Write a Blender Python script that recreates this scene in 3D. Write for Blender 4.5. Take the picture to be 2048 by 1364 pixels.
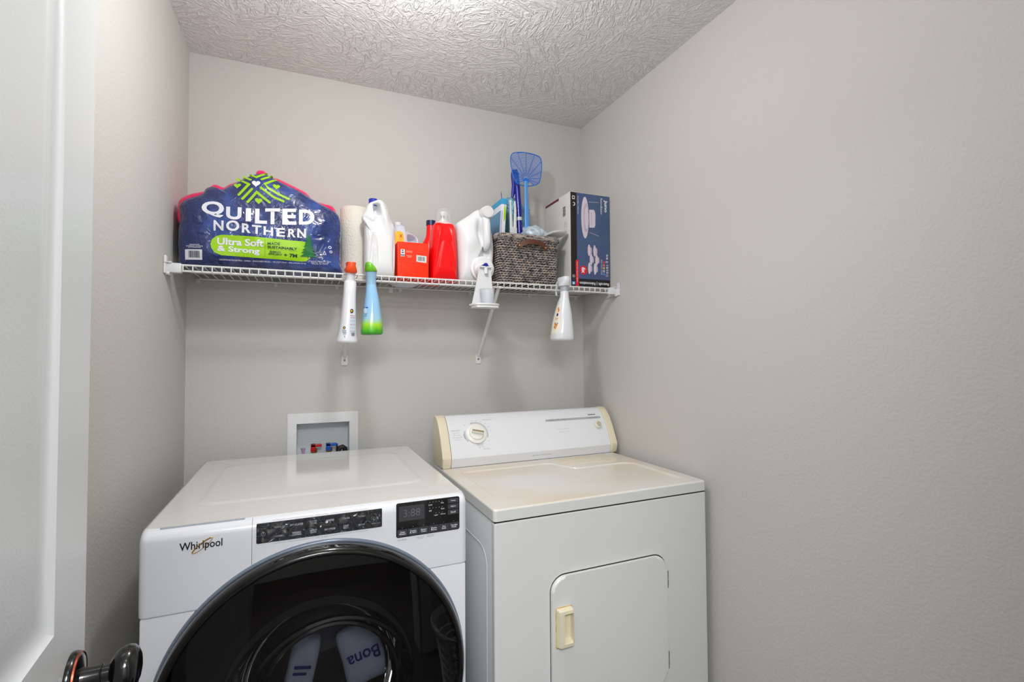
import bpy, bmesh, math, random
from mathutils import Vector, Matrix, noise
from mathutils.bvhtree import BVHTree
random.seed(7)
SC = bpy.context.scene
for o in list(bpy.data.objects): bpy.data.objects.remove(o)
COL = SC.collection

# ------------------------------------------------------------------ camera
def make_camera():
    cd = bpy.data.cameras.new('camera'); co = bpy.data.objects.new('camera', cd); COL.objects.link(co)
    a, t, ro = math.radians(22.6271), math.radians(1.6447), math.radians(-.3246)
    r = Vector((math.cos(a), -math.sin(a), 0)); fw = Vector((math.sin(a), math.cos(a), 0)); u = Vector((0, 0, 1))
    f2 = fw*math.cos(t) + u*math.sin(t); u2 = -fw*math.sin(t) + u*math.cos(t)
    r3 = r*math.cos(ro) + u2*math.sin(ro); u3 = -r*math.sin(ro) + u2*math.cos(ro)
    m = Matrix((r3, u3, -f2)).transposed().to_4x4(); m.translation = Vector((.3922, -2.0203, 1.3276))
    co.matrix_world = m
    cd.sensor_width = 36; cd.sensor_fit = 'HORIZONTAL'; cd.lens = 982.414/2048*36; cd.clip_start = .02
    SC.camera = co
make_camera()

# ------------------------------------------------------------------ world, light, exposure
w = bpy.data.worlds.new('world'); SC.world = w; w.use_nodes = True
w.node_tree.nodes['Background'].inputs[0].default_value = (.9, .94, 1, 1)
w.node_tree.nodes['Background'].inputs[1].default_value = .3
def area(name, loc, size, power, color, rot=(0, 0, 0), shape='DISK', size_y=None):
    l = bpy.data.lights.new(name, 'AREA'); l.energy = power; l.color = color; l.shape = shape; l.size = size
    if size_y: l.size_y = size_y
    o = bpy.data.objects.new(name, l); COL.objects.link(o); o.location = loc; o.rotation_euler = rot
    return o
def point(name, loc, radius, power, color):
    l = bpy.data.lights.new(name, 'POINT'); l.energy = power; l.color = color; l.shadow_soft_size = radius
    o = bpy.data.objects.new(name, l); COL.objects.link(o); o.location = loc
    return o
point('ceiling_lamp_light', (.60, -.93, 2.20), .055, 14.0, (1, .992, .975))             # the room's ceiling lamp, just above the frame
point('doorway_fill_light', (.42, -1.80, 2.10), .10, 2.2, (1, .995, .985))                 # added fill by the doorway, brightens the near right wall
area('hall_fill_light', (.24, -2.74, 2.15), .9, 54, (.975, .99, 1))                       # added fill light on the hall side, behind the camera
SC.view_settings.view_transform = 'Standard'; SC.view_settings.look = 'None'
SC.view_settings.gamma = 1; SC.view_settings.exposure = 0.18; SC.view_settings.use_curve_mapping = False

# ------------------------------------------------------------------ materials
def lin(c): return tuple((x/12.92 if x <= .04045 else ((x+.055)/1.055)**2.4) for x in [v/255 for v in c[:3]])
MATS = {}
def mat(name, rgb, rough=.5, metal=0, coat=0, spec=.5, bump=None, vary=None, trans=0, alpha=1, emit=None):
    """bump=(scale, distance, detail, distortion); vary=(scale, rgb2, lo, hi)"""
    if name in MATS: return MATS[name]
    m = bpy.data.materials.new(name); m.use_nodes = True; nt = m.node_tree; b = nt.nodes['Principled BSDF']
    b.inputs['Base Color'].default_value = (*lin(rgb), 1); b.inputs['Roughness'].default_value = rough
    b.inputs['Metallic'].default_value = metal; b.inputs['Coat Weight'].default_value = coat
    b.inputs['Coat Roughness'].default_value = .06
    b.inputs['Specular IOR Level'].default_value = spec; b.inputs['Transmission Weight'].default_value = trans
    b.inputs['Alpha'].default_value = alpha
    tc = None
    if bump or vary: tc = nt.nodes.new('ShaderNodeTexCoord')
    if bump:
        n = nt.nodes.new('ShaderNodeTexNoise'); n.inputs['Scale'].default_value = bump[0]
        n.inputs['Detail'].default_value = bump[2] if len(bump) > 2 else 2
        n.inputs['Distortion'].default_value = bump[3] if len(bump) > 3 else 0
        bp = nt.nodes.new('ShaderNodeBump'); bp.inputs['Distance'].default_value = bump[1]; bp.inputs['Strength'].default_value = 1
        nt.links.new(tc.outputs['Object'], n.inputs['Vector']); nt.links.new(n.outputs['Fac'], bp.inputs['Height'])
        nt.links.new(bp.outputs['Normal'], b.inputs['Normal'])
        if coat: nt.links.new(bp.outputs['Normal'], b.inputs['Coat Normal'])
    if vary:
        n = nt.nodes.new('ShaderNodeTexNoise'); n.inputs['Scale'].default_value = vary[0]; n.inputs['Detail'].default_value = 3
        cr = nt.nodes.new('ShaderNodeValToRGB'); e = cr.color_ramp.elements
        e[0].position = vary[2]; e[0].color = (*lin(rgb), 1); e[1].position = vary[3]; e[1].color = (*lin(vary[1]), 1)
        nt.links.new(tc.outputs['Object'], n.inputs['Vector']); nt.links.new(n.outputs['Fac'], cr.inputs['Fac'])
        nt.links.new(cr.outputs['Color'], b.inputs['Base Color'])
    MATS[name] = m; return m
def glassy(name, tint, ior=1.5, rough=.02, bump=None, thick=1.0):
    """clear or tinted film: see-through with a mirror-like surface"""
    if name in MATS: return MATS[name]
    m = bpy.data.materials.new(name); m.use_nodes = True; nt = m.node_tree; nt.nodes.clear()
    out = nt.nodes.new('ShaderNodeOutputMaterial'); mx = nt.nodes.new('ShaderNodeMixShader')
    tr = nt.nodes.new('ShaderNodeBsdfTransparent'); tr.inputs[0].default_value = (*tint, 1)
    gl = nt.nodes.new('ShaderNodeBsdfGlossy'); gl.inputs['Roughness'].default_value = rough
    fr = nt.nodes.new('ShaderNodeFresnel'); fr.inputs[0].default_value = ior
    nt.links.new(fr.outputs[0], mx.inputs[0]); nt.links.new(tr.outputs[0], mx.inputs[1]); nt.links.new(gl.outputs[0], mx.inputs[2])
    nt.links.new(mx.outputs[0], out.inputs[0])
    if bump:
        tc = nt.nodes.new('ShaderNodeTexCoord'); n = nt.nodes.new('ShaderNodeTexNoise'); n.inputs['Scale'].default_value = bump[0]; n.inputs['Detail'].default_value = 1
        n.inputs['Distortion'].default_value = .6
        bp = nt.nodes.new('ShaderNodeBump'); bp.inputs['Distance'].default_value = bump[1]
        nt.links.new(tc.outputs['Object'], n.inputs['Vector']); nt.links.new(n.outputs['Fac'], bp.inputs['Height'])
        nt.links.new(bp.outputs['Normal'], gl.inputs['Normal']); nt.links.new(bp.outputs['Normal'], fr.inputs['Normal'])
    MATS[name] = m; return m

M_wall = mat('wall_paint', (199, 197, 193), .75, bump=(130, .0012, 3))
M_white_paint = mat('white_door_paint', (224, 227, 229), .32, bump=(260, .0002, 2))
M_trim = mat('trim_paint', (228, 228, 226), .35)
M_floor = mat('floor_vinyl', (66, 58, 52), .45, vary=(6, (48, 42, 38), .35, .65))
M_wire = mat('white_vinyl_wire', (226, 226, 226), .35)
M_plastic = mat('white_plastic', (224, 225, 228), .35)
M_washer = mat('washer_white', (222, 224, 230), .22, coat=.35)
M_washer_top = mat('washer_top_white', (222, 220, 217), .16, coat=.6)
M_washer_groove = mat('washer_gap', (120, 122, 128), .6)
M_print_grey = mat('grey_print', (150, 152, 158), .6)
M_black = mat('black_gloss', (12, 12, 14), .08, coat=.5)
M_key = mat('key_dark', (40, 44, 52), .3)
M_white_ink = mat('white_ink', (232, 234, 238), .5)
M_black_ink = mat('black_ink', (22, 22, 24), .5)
M_grey_ink = mat('grey_ink', (140, 142, 148), .6)
M_logo = mat('logo_dark', (38, 38, 52), .25, metal=.4)
M_gold = mat('logo_gold', (200, 140, 30), .25, metal=.8)
M_bronze = mat('oil_rubbed_bronze', (9, 8, 9), .2, metal=.2, coat=.5)
M_copper = mat('copper_edge', (170, 84, 62), .3, metal=.8)
M_dryer = mat('dryer_enamel', (218, 219, 218), .28, coat=.2)
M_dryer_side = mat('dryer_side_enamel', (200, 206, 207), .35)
M_almond = mat('aged_almond_plastic', (224, 215, 190), .3, vary=(9, (212, 198, 162), .45, .85))
M_console = mat('console_white', (224, 226, 231), .35)
M_steel = mat('hinge_steel', (120, 122, 125), .3, metal=.9)
M_dark = mat('dark_gap', (25, 25, 27), .7)

def ceiling_mat():
    m = bpy.data.materials.new('stomped_ceiling_texture'); m.use_nodes = True; nt = m.node_tree; b = nt.nodes['Principled BSDF']
    b.inputs['Base Color'].default_value = (*lin((226, 225, 223)), 1); b.inputs['Roughness'].default_value = .62
    L = nt.links.new; N = nt.nodes.new
    tc = N('ShaderNodeTexCoord')
    # direction field: patches of brush strokes, each patch turned its own way
    vor = N('ShaderNodeTexVoronoi'); vor.inputs['Scale'].default_value = 5.5
    L(tc.outputs['Object'], vor.inputs['Vector'])
    sep = N('ShaderNodeSeparateColor'); L(vor.outputs['Color'], sep.inputs[0])
    ang = N('ShaderNodeMath'); ang.operation = 'MULTIPLY'; ang.inputs[1].default_value = 6.28; L(sep.outputs[0], ang.inputs[0])
    rot = N('ShaderNodeVectorRotate'); rot.rotation_type = 'Z_AXIS'; L(tc.outputs['Object'], rot.inputs['Vector']); L(ang.outputs[0], rot.inputs['Angle'])
    mp = N('ShaderNodeMapping'); mp.inputs['Scale'].default_value = (1, .30, 1); L(rot.outputs[0], mp.inputs['Vector'])
    def ridge(src, scale, dist):
        n = N('ShaderNodeTexNoise'); n.inputs['Scale'].default_value = scale; n.inputs['Detail'].default_value = 2; n.inputs['Distortion'].default_value = dist
        L(src, n.inputs['Vector'])
        s = N('ShaderNodeMath'); s.operation = 'SUBTRACT'; s.inputs[1].default_value = .5; L(n.outputs['Fac'], s.inputs[0])
        a = N('ShaderNodeMath'); a.operation = 'ABSOLUTE'; L(s.outputs[0], a.inputs[0])
        r = N('ShaderNodeMapRange'); r.inputs[1].default_value = 0; r.inputs[2].default_value = .075; r.inputs[3].default_value = 1; r.inputs[4].default_value = 0; L(a.outputs[0], r.inputs[0])
        return r.outputs[0]
    r1 = ridge(mp.outputs[0], 42, .8); r2 = ridge(tc.outputs['Object'], 30, 1.6)
    mx = N('ShaderNodeMath'); mx.operation = 'MAXIMUM'; L(r1, mx.inputs[0])
    h = N('ShaderNodeMath'); h.operation = 'MULTIPLY'; h.inputs[1].default_value = .6; L(r2, h.inputs[0]); L(h.outputs[0], mx.inputs[1])
    bp = N('ShaderNodeBump'); bp.inputs['Distance'].default_value = .0032; bp.inputs['Strength'].default_value = .8
    L(mx.outputs[0], bp.inputs['Height']); L(bp.outputs[0], b.inputs['Normal'])
    return m
M_ceiling = ceiling_mat()

# ------------------------------------------------------------------ object helpers
def to_obj(name, bm, m, parent=None, smooth=True, angle=40, label=None, kind=None, loc=None):
    bmesh.ops.recalc_face_normals(bm, faces=bm.faces)
    me = bpy.data.meshes.new(name); bm.to_mesh(me); bm.free()
    if smooth:
        me.shade_smooth(); me.set_sharp_from_angle(angle=math.radians(angle))
    if m: me.materials.append(m)
    o = bpy.data.objects.new(name, me); COL.objects.link(o)
    if smooth and any(len(p.vertices) > 4 for p in me.polygons):
        wn = o.modifiers.new('weighted_normal', 'WEIGHTED_NORMAL'); wn.keep_sharp = True; wn.weight = 80
    if parent: o.parent = parent
    if label: o['label'] = label
    if kind: o['kind'] = kind
    if loc: o.location = loc
    return o
def thing(name, label, cat, loc=(0, 0, 0), rotz=0, group=None, rot=None):
    o = bpy.data.objects.new(name, None); COL.objects.link(o); o.empty_display_size = .05
    o.location = loc; o.rotation_euler = rot if rot else (0, 0, rotz); o['label'] = label; o['category'] = cat
    if group: o['group'] = group
    return o
def tag(o, label, cat, group=None):
    o['label'] = label; o['category'] = cat
    if group: o['group'] = group
    return o
def box(bm, x0, x1, y0, y1, z0, z1, bev=0, seg=2):
    r = bmesh.ops.create_cube(bm, size=1); vs = r['verts']
    for v in vs:
        v.co = Vector((x0+(v.co.x+.5)*(x1-x0), y0+(v.co.y+.5)*(y1-y0), z0+(v.co.z+.5)*(z1-z0)))
    if bev:
        es = list({e for v in vs for e in v.link_edges})
        bmesh.ops.bevel(bm, geom=es, offset=bev, segments=seg, profile=.5, affect='EDGES')
    return bm
def B(*a, **k): return box(bmesh.new(), *a, **k)
def tube(bm, pts, r, seg=8, closed=False, cap=True, flat=1.0):
    pts = [Vector(p) for p in pts]; n = len(pts); rings = []
    rr = r if isinstance(r, (list, tuple)) else [r]*n
    up = None
    for i, p in enumerate(pts):
        if closed: d = (pts[(i+1) % n]-pts[i-1])
        else: d = (pts[min(i+1, n-1)]-pts[max(i-1, 0)])
        d.normalize()
        if up is None:
            up = Vector((0, 0, 1)) if abs(d.z) < .9 else Vector((0, 1, 0))
        s = d.cross(up)
        if s.length < 1e-5: s = d.cross(Vector((1, 0, 0)))
        s.normalize(); up = s.cross(d).normalized()
        rings.append([bm.verts.new(p+(s*math.cos(2*math.pi*k/seg)+up*math.sin(2*math.pi*k/seg)*flat)*rr[i]) for k in range(seg)])
    for i in range(n if closed else n-1):
        a, b = rings[i], rings[(i+1) % n]
        for k in range(seg): bm.faces.new((a[k], a[(k+1) % seg], b[(k+1) % seg], b[k]))
    if cap and not closed:
        bm.faces.new(rings[0][::-1]); bm.faces.new(rings[-1])
    return bm
def T(*a, **k): return tube(bmesh.new(), *a, **k)
def loft(bm, secs, cap=True):
    rings = [[bm.verts.new(p) for p in s] for s in secs]; n = len(rings[0])
    for a, b in zip(rings, rings[1:]):
        for k in range(n): bm.faces.new((a[k], a[(k+1) % n], b[(k+1) % n], b[k]))
    if cap:
        for rg in (rings[0][::-1], rings[-1]):
            c = bm.verts.new(sum((v.co for v in rg), Vector())/n)
            for k in range(n): bm.faces.new((rg[k], rg[(k+1) % n], c))
    return bm
def sup(z, cx, cy, a, b, n=2.0, N=40):
    out = []
    for k in range(N):
        t = 2*math.pi*k/N; c, s = math.cos(t), math.sin(t)
        out.append(Vector((cx+a*math.copysign(abs(c)**(2/n), c), cy+b*math.copysign(abs(s)**(2/n), s), z)))
    return out
def bottle(secs, N=40):                                  # rows: z, cx, cy, a, b, n
    return loft(bmesh.new(), [sup(*s, N=N) for s in secs])
def lathe(bm, prof, axis='z', o=(0, 0, 0), seg=48, closed=False, caps=True):
    """prof: (r, h) pairs around the axis through o"""
    o = Vector(o); rings = []
    for r, h in prof:
        ring = []
        for k in range(seg):
            t = 2*math.pi*k/seg; c, s = r*math.cos(t), r*math.sin(t)
            v = {'z': Vector((c, s, h)), 'y': Vector((c, h, s)), 'x': Vector((h, c, s))}[axis]
            ring.append(bm.verts.new(o+v))
        rings.append(ring)
    pairs = list(zip(rings, rings[1:]))
    if closed: pairs.append((rings[-1], rings[0]))
    for a, b in pairs:
        for k in range(seg): bm.faces.new((a[k], a[(k+1) % seg], b[(k+1) % seg], b[k]))
    if not closed:
        for i, rg in ((0, rings[0]), (-1, rings[-1])):
            if prof[i][0] > 1e-6:
                if caps: bm.faces.new(rg if i else rg[::-1])
            else: bmesh.ops.remove_doubles(bm, verts=rg, dist=1e-6)
    return bm
def LA(*a, **k): return lathe(bmesh.new(), *a, **k)
def rrect(x0, x1, z0, z1, r, n=5):
    pts = []
    for cx, cz, a0 in ((x1-r, z1-r, 0), (x0+r, z1-r, 90), (x0+r, z0+r, 180), (x1-r, z0+r, 270)):
        for k in range(n+1):
            a = math.radians(a0+90*k/n); pts.append((cx+r*math.cos(a), cz+r*math.sin(a)))
    return pts
def plate(pts, y0, y1, bev=0, axis='y', bm=None, seg=2):
    """extrude an outline in the xz plane from y0 (back) to y1 (front); the front rim is bevelled.  axis z: outline in xy, from z0 to z1"""
    bm = bm or bmesh.new()
    f = (lambda a, b, h: Vector((a, h, b))) if axis == 'y' else (lambda a, b, h: Vector((a, b, h)))
    vb = [bm.verts.new(f(a, b, y0)) for a, b in pts]; vf = [bm.verts.new(f(a, b, y1)) for a, b in pts]; n = len(pts)
    for k in range(n): bm.faces.new((vb[k], vb[(k+1) % n], vf[(k+1) % n], vf[k]))
    bm.faces.new(vb[::-1]); ff = bm.faces.new(vf)
    if bev: bmesh.ops.bevel(bm, geom=list(ff.edges), offset=bev, segments=seg, profile=.5, affect='EDGES')
    return bm
def smooth_loop(pts, per=6):
    n = len(pts); out = []
    for i in range(n):
        p0, p1, p2, p3 = [Vector((*pts[(i+k) % n], 0)) for k in (-1, 0, 1, 2)]
        for j in range(per):
            t = j/per
            out.append(.5*((2*p1)+(-p0+p2)*t+(2*p0-5*p1+4*p2-p3)*t*t+(-p0+3*p1-3*p2+p3)*t**3))
    return [(v.x, v.y) for v in out]
def pillow(pts, C, yf, yb, bev, f=None, rings=14, s0=.8, corner=.0):
    """solid with an xz outline, a rounded front and back and a relief f(x, z) (metres towards the back) on its front"""
    bm = bmesh.new(); n = len(pts); C = Vector((C[0], 0, C[1]))
    O = [Vector((a, 0, b)) for a, b in pts]
    def ring(s, y, front):
        vs = []
        for p in O:
            q = C+(p-C)*s; yy = y
            if front and f: yy += f(q.x, q.z)*min(1, (1-s)*8)
            q.y = yy; vs.append(bm.verts.new(q))
        return vs
    S = [k/rings for k in range(1, rings+1)]
    S = [1-(1-s)**1.25 for s in S]
    def yo(s):
        if s <= s0: return 0
        t = (s-s0)/(1-s0); return bev*(1-math.sqrt(max(0, 1-t*t)))
    fr = [ring(s, yf+yo(s), True) for s in S]; bk = [ring(s, yb-yo(s), False) for s in (1, .97, .9, .8, .4)]
    cf = bm.verts.new((C.x, yf+(f(C.x, C.z) if f else 0), C.z)); cb = bm.verts.new((C.x, yb, C.z))
    for k in range(n):
        k2 = (k+1) % n
        bm.faces.new((cf, fr[0][k], fr[0][k2])); bm.faces.new((cb, bk[-1][k2], bk[-1][k]))
    seq = fr+bk
    for a, b in zip(seq, seq[1:]):
        for k in range(n): bm.faces.new((a[k], b[k], b[(k+1) % n], a[(k+1) % n]))
    return bm
def text_bm(s, bold=0.0, res=3, shear=0, space=1.0):
    cu = bpy.data.curves.new('t', 'FONT'); cu.body = s; cu.size = 1; cu.offset = bold; cu.resolution_u = res; cu.shear = shear
    cu.align_x = 'CENTER' if '\n' in s else 'LEFT'; cu.space_character = space; cu.space_line = .85
    to = bpy.data.objects.new('t', cu); COL.objects.link(to)
    dg = bpy.context.evaluated_depsgraph_get(); me = bpy.data.meshes.new_from_object(to.evaluated_get(dg))
    bm = bmesh.new(); bm.from_mesh(me); bpy.data.objects.remove(to); bpy.data.curves.remove(cu); bpy.data.meshes.remove(me)
    return bm
def lettering(s, O, R, U, m, parent, bold=0.0, name='lettering', space=1.0, shear=0, drape=None, sub=0, lift=.0006, fn=None, res=3):
    """text fitted between O (bottom left), O+R (bottom right) and O+U (top left), raised off the surface by lift"""
    bm = text_bm(s, bold, res, shear, space); O, R, U = Vector(O), Vector(R), Vector(U)
    xs = [v.co.x for v in bm.verts]; ys = [v.co.y for v in bm.verts]
    if not xs: bm.free(); return None
    x0, x1, y0, y1 = min(xs), max(xs), min(ys), max(ys); nrm = R.cross(U).normalized()
    for _ in range(sub):
        es = [e for e in bm.edges if e.calc_length() > .12]
        if es:
            bmesh.ops.subdivide_edges(bm, edges=es, cuts=1); bmesh.ops.triangulate(bm, faces=bm.faces)
    for v in bm.verts:
        u, t = (v.co.x-x0)/(x1-x0), (v.co.y-y0)/(y1-y0)
        p = O+R*u+U*t if fn is None else Vector(fn(u, t))
        if drape: p = drape(p, lift)
        else: p = p+nrm*lift
        v.co = p
    bmesh.ops.dissolve_degenerate(bm, dist=1e-7, edges=bm.edges)
    me = bpy.data.meshes.new(name); bm.to_mesh(me); bm.free(); me.materials.append(m)
    o = bpy.data.objects.new(name, me); COL.objects.link(o); o.parent = parent
    return o
def poly(ptlist, m, parent, name='print', drape=None, lift=.0006, y=0, sub=0):
    """flat printed shapes in an xz plane: list of outlines, joined as one print"""
    bm = bmesh.new()
    for pts in ptlist:
        f = bm.faces.new([bm.verts.new((a, y, b)) for a, b in pts])
    bmesh.ops.remove_doubles(bm, verts=bm.verts, dist=1e-5)
    if sub:
        bmesh.ops.triangulate(bm, faces=bm.faces)
        for _ in range(sub): bmesh.ops.subdivide_edges(bm, edges=[e for e in bm.edges if e.calc_length() > .006], cuts=1); bmesh.ops.triangulate(bm, faces=bm.faces)
    for v in bm.verts: v.co = drape(v.co, lift) if drape else v.co+Vector((0, -lift, 0))
    me = bpy.data.meshes.new(name); bm.to_mesh(me); bm.free(); me.materials.append(m)
    o = bpy.data.objects.new(name, me); COL.objects.link(o); o.parent = parent
    return o
def circ(cx, cz, rx, rz=None, n=28): return [(cx+rx*math.cos(2*math.pi*k/n), cz+(rz or rx)*math.sin(2*math.pi*k/n)) for k in range(n)]
def rect(x0, x1, z0, z1): return [(x0, z0), (x1, z0), (x1, z1), (x0, z1)]
def stroke(pts, w):
    out = []
    P = [Vector((*p, 0)) for p in pts]; L, R = [], []
    for i, p in enumerate(P):
        d = (P[min(i+1, len(P)-1)]-P[max(i-1, 0)]).normalized(); n = Vector((-d.y, d.x, 0))
        k = 1.0
        if 0 < i < len(P)-1: k = 1/max(.4, abs(n.dot(Vector((-(P[i]-P[i-1]).normalized().y, (P[i]-P[i-1]).normalized().x, 0)))))
        L.append(p+n*w*k); R.append(p-n*w*k)
    return [[(L[i].x, L[i].y), (L[i+1].x, L[i+1].y), (R[i+1].x, R[i+1].y), (R[i].x, R[i].y)] for i in range(len(P)-1)]
def heart(cx, cz, s, rot=0):
    pts = []
    for k in range(24):
        t = 2*math.pi*k/24; x = 16*math.sin(t)**3/17; z = (13*math.cos(t)-5*math.cos(2*t)-2*math.cos(3*t)-math.cos(4*t))/17
        c, sn = math.cos(rot), math.sin(rot); pts.append((cx+s*(x*c-z*sn), cz+s*(x*sn+z*c)))
    return pts

# ------------------------------------------------------------------ the room
W, H, YF = 1.60, 2.4108, -1.925
def struct(name, bm, m, **k):
    o = to_obj(name, bm, m, kind='structure', **k); return o
# back wall with the opening of the valve box
OX0, OX1, OZ0, OZ1 = .352, .550, .915, 1.078
bm = bmesh.new()
for a in ((-.1, OX0, 0, H), (OX1, W+.1, 0, H), (OX0, OX1, 0, OZ0), (OX0, OX1, OZ1, H)):
    box(bm, a[0], a[1], 0, .11, a[2], a[3])
bmesh.ops.remove_doubles(bm, verts=bm.verts, dist=1e-5)
struct('wall_back', bm, M_wall, smooth=False)
struct('wall_left', B(-.1, 0, YF-.12, 0, 0, H), M_wall, smooth=False)
struct('wall_right', B(W, W+.1, YF-.12, 0, 0, H), M_wall, smooth=False)
struct('ceiling', B(-1.3, 2.9, -3.6, .11, H, H+.1), M_ceiling, smooth=False)
struct('floor', B(-1.3, 2.9, -3.6, .11, -.1, 0), M_floor, smooth=False)
DX0, DX1, DZ = .165, .935, 2.045                     # doorway the camera looks through
bm = bmesh.new()
box(bm, 0, DX0, YF-.12, YF, 0, H); box(bm, DX1, W, YF-.12, YF, 0, H); box(bm, DX0, DX1, YF-.12, YF, DZ, H)
struct('wall_front', bm, M_wall, smooth=False)
struct('wall_hall', B(-1.3, 2.9, -3.6, -3.5, 0, H), M_wall, smooth=False)
struct('wall_hall_left', B(-1.3, -1.2, -3.5, YF-.12, 0, H), M_wall, smooth=False)
struct('wall_hall_right', B(2.8, 2.9, -3.5, YF-.12, 0, H), M_wall, smooth=False)
bm = bmesh.new(); box(bm, -1.2, -.1, YF-.12, YF-.02, 0, H); box(bm, W+.1, 2.8, YF-.12, YF-.02, 0, H)
struct('wall_hall_near', bm, M_wall, smooth=False)
n = 0
for x0, x1, y0, y1, z0, z1 in ((DX0-.075, DX0-.012, YF, YF+.016, 0, DZ+.065), (DX1+.008, DX1+.07, YF, YF+.016, 0, DZ+.065),
                               (DX0-.012, DX1+.008, YF, YF+.016, DZ+.002, DZ+.065),
                               (DX0-.012, DX0+.006, YF-.125, YF, 0, DZ), (DX1-.006, DX1+.008, YF-.125, YF, 0, DZ),
                               (DX0+.006, DX1-.006, YF-.125, YF, DZ-.016, DZ+.002)):
    n += 1; struct('trim_%d' % n, B(x0, x1, y0, y1, z0, z1, bev=.004), M_trim)
struct('baseboard_left', B(0, .014, -1.86, -.0, 0, .083, bev=.004), M_trim)
struct('baseboard_right', B(W-.014, W, YF+.02, 0, 0, .083, bev=.004), M_trim)
struct('baseboard_back', B(.014, W-.014, -.014, 0, 0, .083, bev=.004), M_trim)

# ------------------------------------------------------------------ the open door on the left
dr = bpy.data.objects.new('door_1', None); COL.objects.link(dr); dr['kind'] = 'structure'
a5 = math.radians(5)
dr.location = (.1083, -1.148, 0); dr.rotation_euler = (0, 0, a5)   # local: +x out of the face, -y towards the hinge
def door_slab():
    bm = bmesh.new(); Wd, Hd, t = .757, 2.03, .035
    # face grid with a sunk, moulded panel: u along -y, z
    def prof_pts(u0, u1, z0, z1):                       # nested rings: (inset, depth)
        return [(0, 0), (.0015, -.0015), (.010, -.0065), (.022, -.0085), (.030, -.0085), (.052, -.003), (.058, -.0022)]
    panels = [(.122, .635, 1.0, 1.90), (.122, .635, .19, .83)]
    def q(u, z, x): return bm.verts.new((x, -u, z))
    us = [0, .122, .635, Wd]; zs = [.01, .19, .83, 1.0, 1.90, Hd]
    for i in range(3):
        for j in range(5):
            if i == 1 and j in (1, 3): continue
            bm.faces.new([q(us[i], zs[j], 0), q(us[i+1], zs[j], 0), q(us[i+1], zs[j+1], 0), q(us[i], zs[j+1], 0)])
    for (u0, u1, z0, z1) in panels:
        prev = None
        for ins, d in prof_pts(u0, u1, z0, z1):
            ring = [q(u0+ins, z0+ins, d), q(u1-ins, z0+ins, d), q(u1-ins, z1-ins, d), q(u0+ins, z1-ins, d)]
            if prev:
                for k in range(4): bm.faces.new((prev[k], prev[(k+1) % 4], ring[(k+1) % 4], ring[k]))
            prev = ring
        bm.faces.new(prev)
    bmesh.ops.remove_doubles(bm, verts=bm.verts, dist=1e-5)
    # sides and back
    c = [(0, .01), (Wd, .01), (Wd, Hd), (0, Hd)]
    b = [bm.verts.new((-t, -u, z)) for u, z in c]; fverts = [bm.verts.new((0, -u, z)) for u, z in c]
    for k in range(4): bm.faces.new((fverts[k], fverts[(k+1) % 4], b[(k+1) % 4], b[k]))
    bm.faces.new(b)
    return bm
to_obj('slab', door_slab(), M_white_paint, dr, smooth=True, angle=25)
kx = dict(axis='x', o=(0, -.0605, .912))
to_obj('rosette', LA([(0, -.0), (.0345, 0), (.0352, .003), (.0335, .0075), (.031, .0095), (.0285, .0102), (.014, .0118), (0, .0118)], seg=56, **kx), M_bronze, dr)
to_obj('rosette_edge', LA([(.0322, .0087), (.0334, .0079), (.0330, .0098), (.0318, .0103)], seg=56, closed=True, **kx), M_copper, dr)
to_obj('knob_shank', LA([(.0135, .010), (.0125, .016), (.0118, .030), (.0125, .0325), (.0105, .033), (.0105, .046), (0, .046)], seg=40, **kx), M_bronze, dr)
to_obj('door_knob', LA([(0, .040), (.0105, .0405), (.017, .0425), (.0235, .047), (.0275, .053), (.0288, .0595), (.0270, .066), (.0225, .0705), (.015, .0735), (.007, .0748), (0, .075)], seg=56, **kx), M_bronze, dr)

# ------------------------------------------------------------------ laundry basket on the floor (mirrored in the washer door)
lb_ = thing('laundry_basket', 'pale grey plastic laundry basket on the floor before the dryer, mirrored in the washer door', 'laundry basket', (1.13, -1.50, 0))
M_lb = mat('basket_plastic', (196, 198, 204), .4)
bm = bottle([(.004, 0, 0, .17, .12, 2.6), (0, 0, 0, .175, .125, 2.6), (.02, 0, 0, .180, .130, 2.6), (.05, 0, 0, .185, .134, 2.6), (.052, 0, 0, .180, .129, 2.6), (.006, 0, 0, .170, .120, 2.6)], 64)
to_obj('base', bm, M_lb, lb_)
for k in range(7):
    z = .075+k*.036; g = z*.16
    bm = bmesh.new(); tube(bm, [tuple(v) for v in sup(z, 0, 0, .180+g, .128+g, 2.6, 64)], .0065, seg=6, closed=True); to_obj('band', bm, M_lb, lb_)
bm = bmesh.new()
for k in range(28):
    a0, b0 = sup(.045, 0, 0, .182, .131, 2.6, 28)[k], sup(.325, 0, 0, .232, .180, 2.6, 28)[k]
    tube(bm, [a0, b0], .0045, seg=6)
to_obj('uprights', bm, M_lb, lb_)['kind'] = 'stuff'
to_obj('rim', loft(bmesh.new(), [sup(z, 0, 0, a, b, 2.6, 64) for z, a, b in ((.315, .226, .176), (.335, .238, .188), (.345, .246, .196), (.340, .250, .200), (.325, .250, .200), (.322, .246, .196), (.330, .240, .190))], cap=False), M_lb, lb_)

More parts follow.
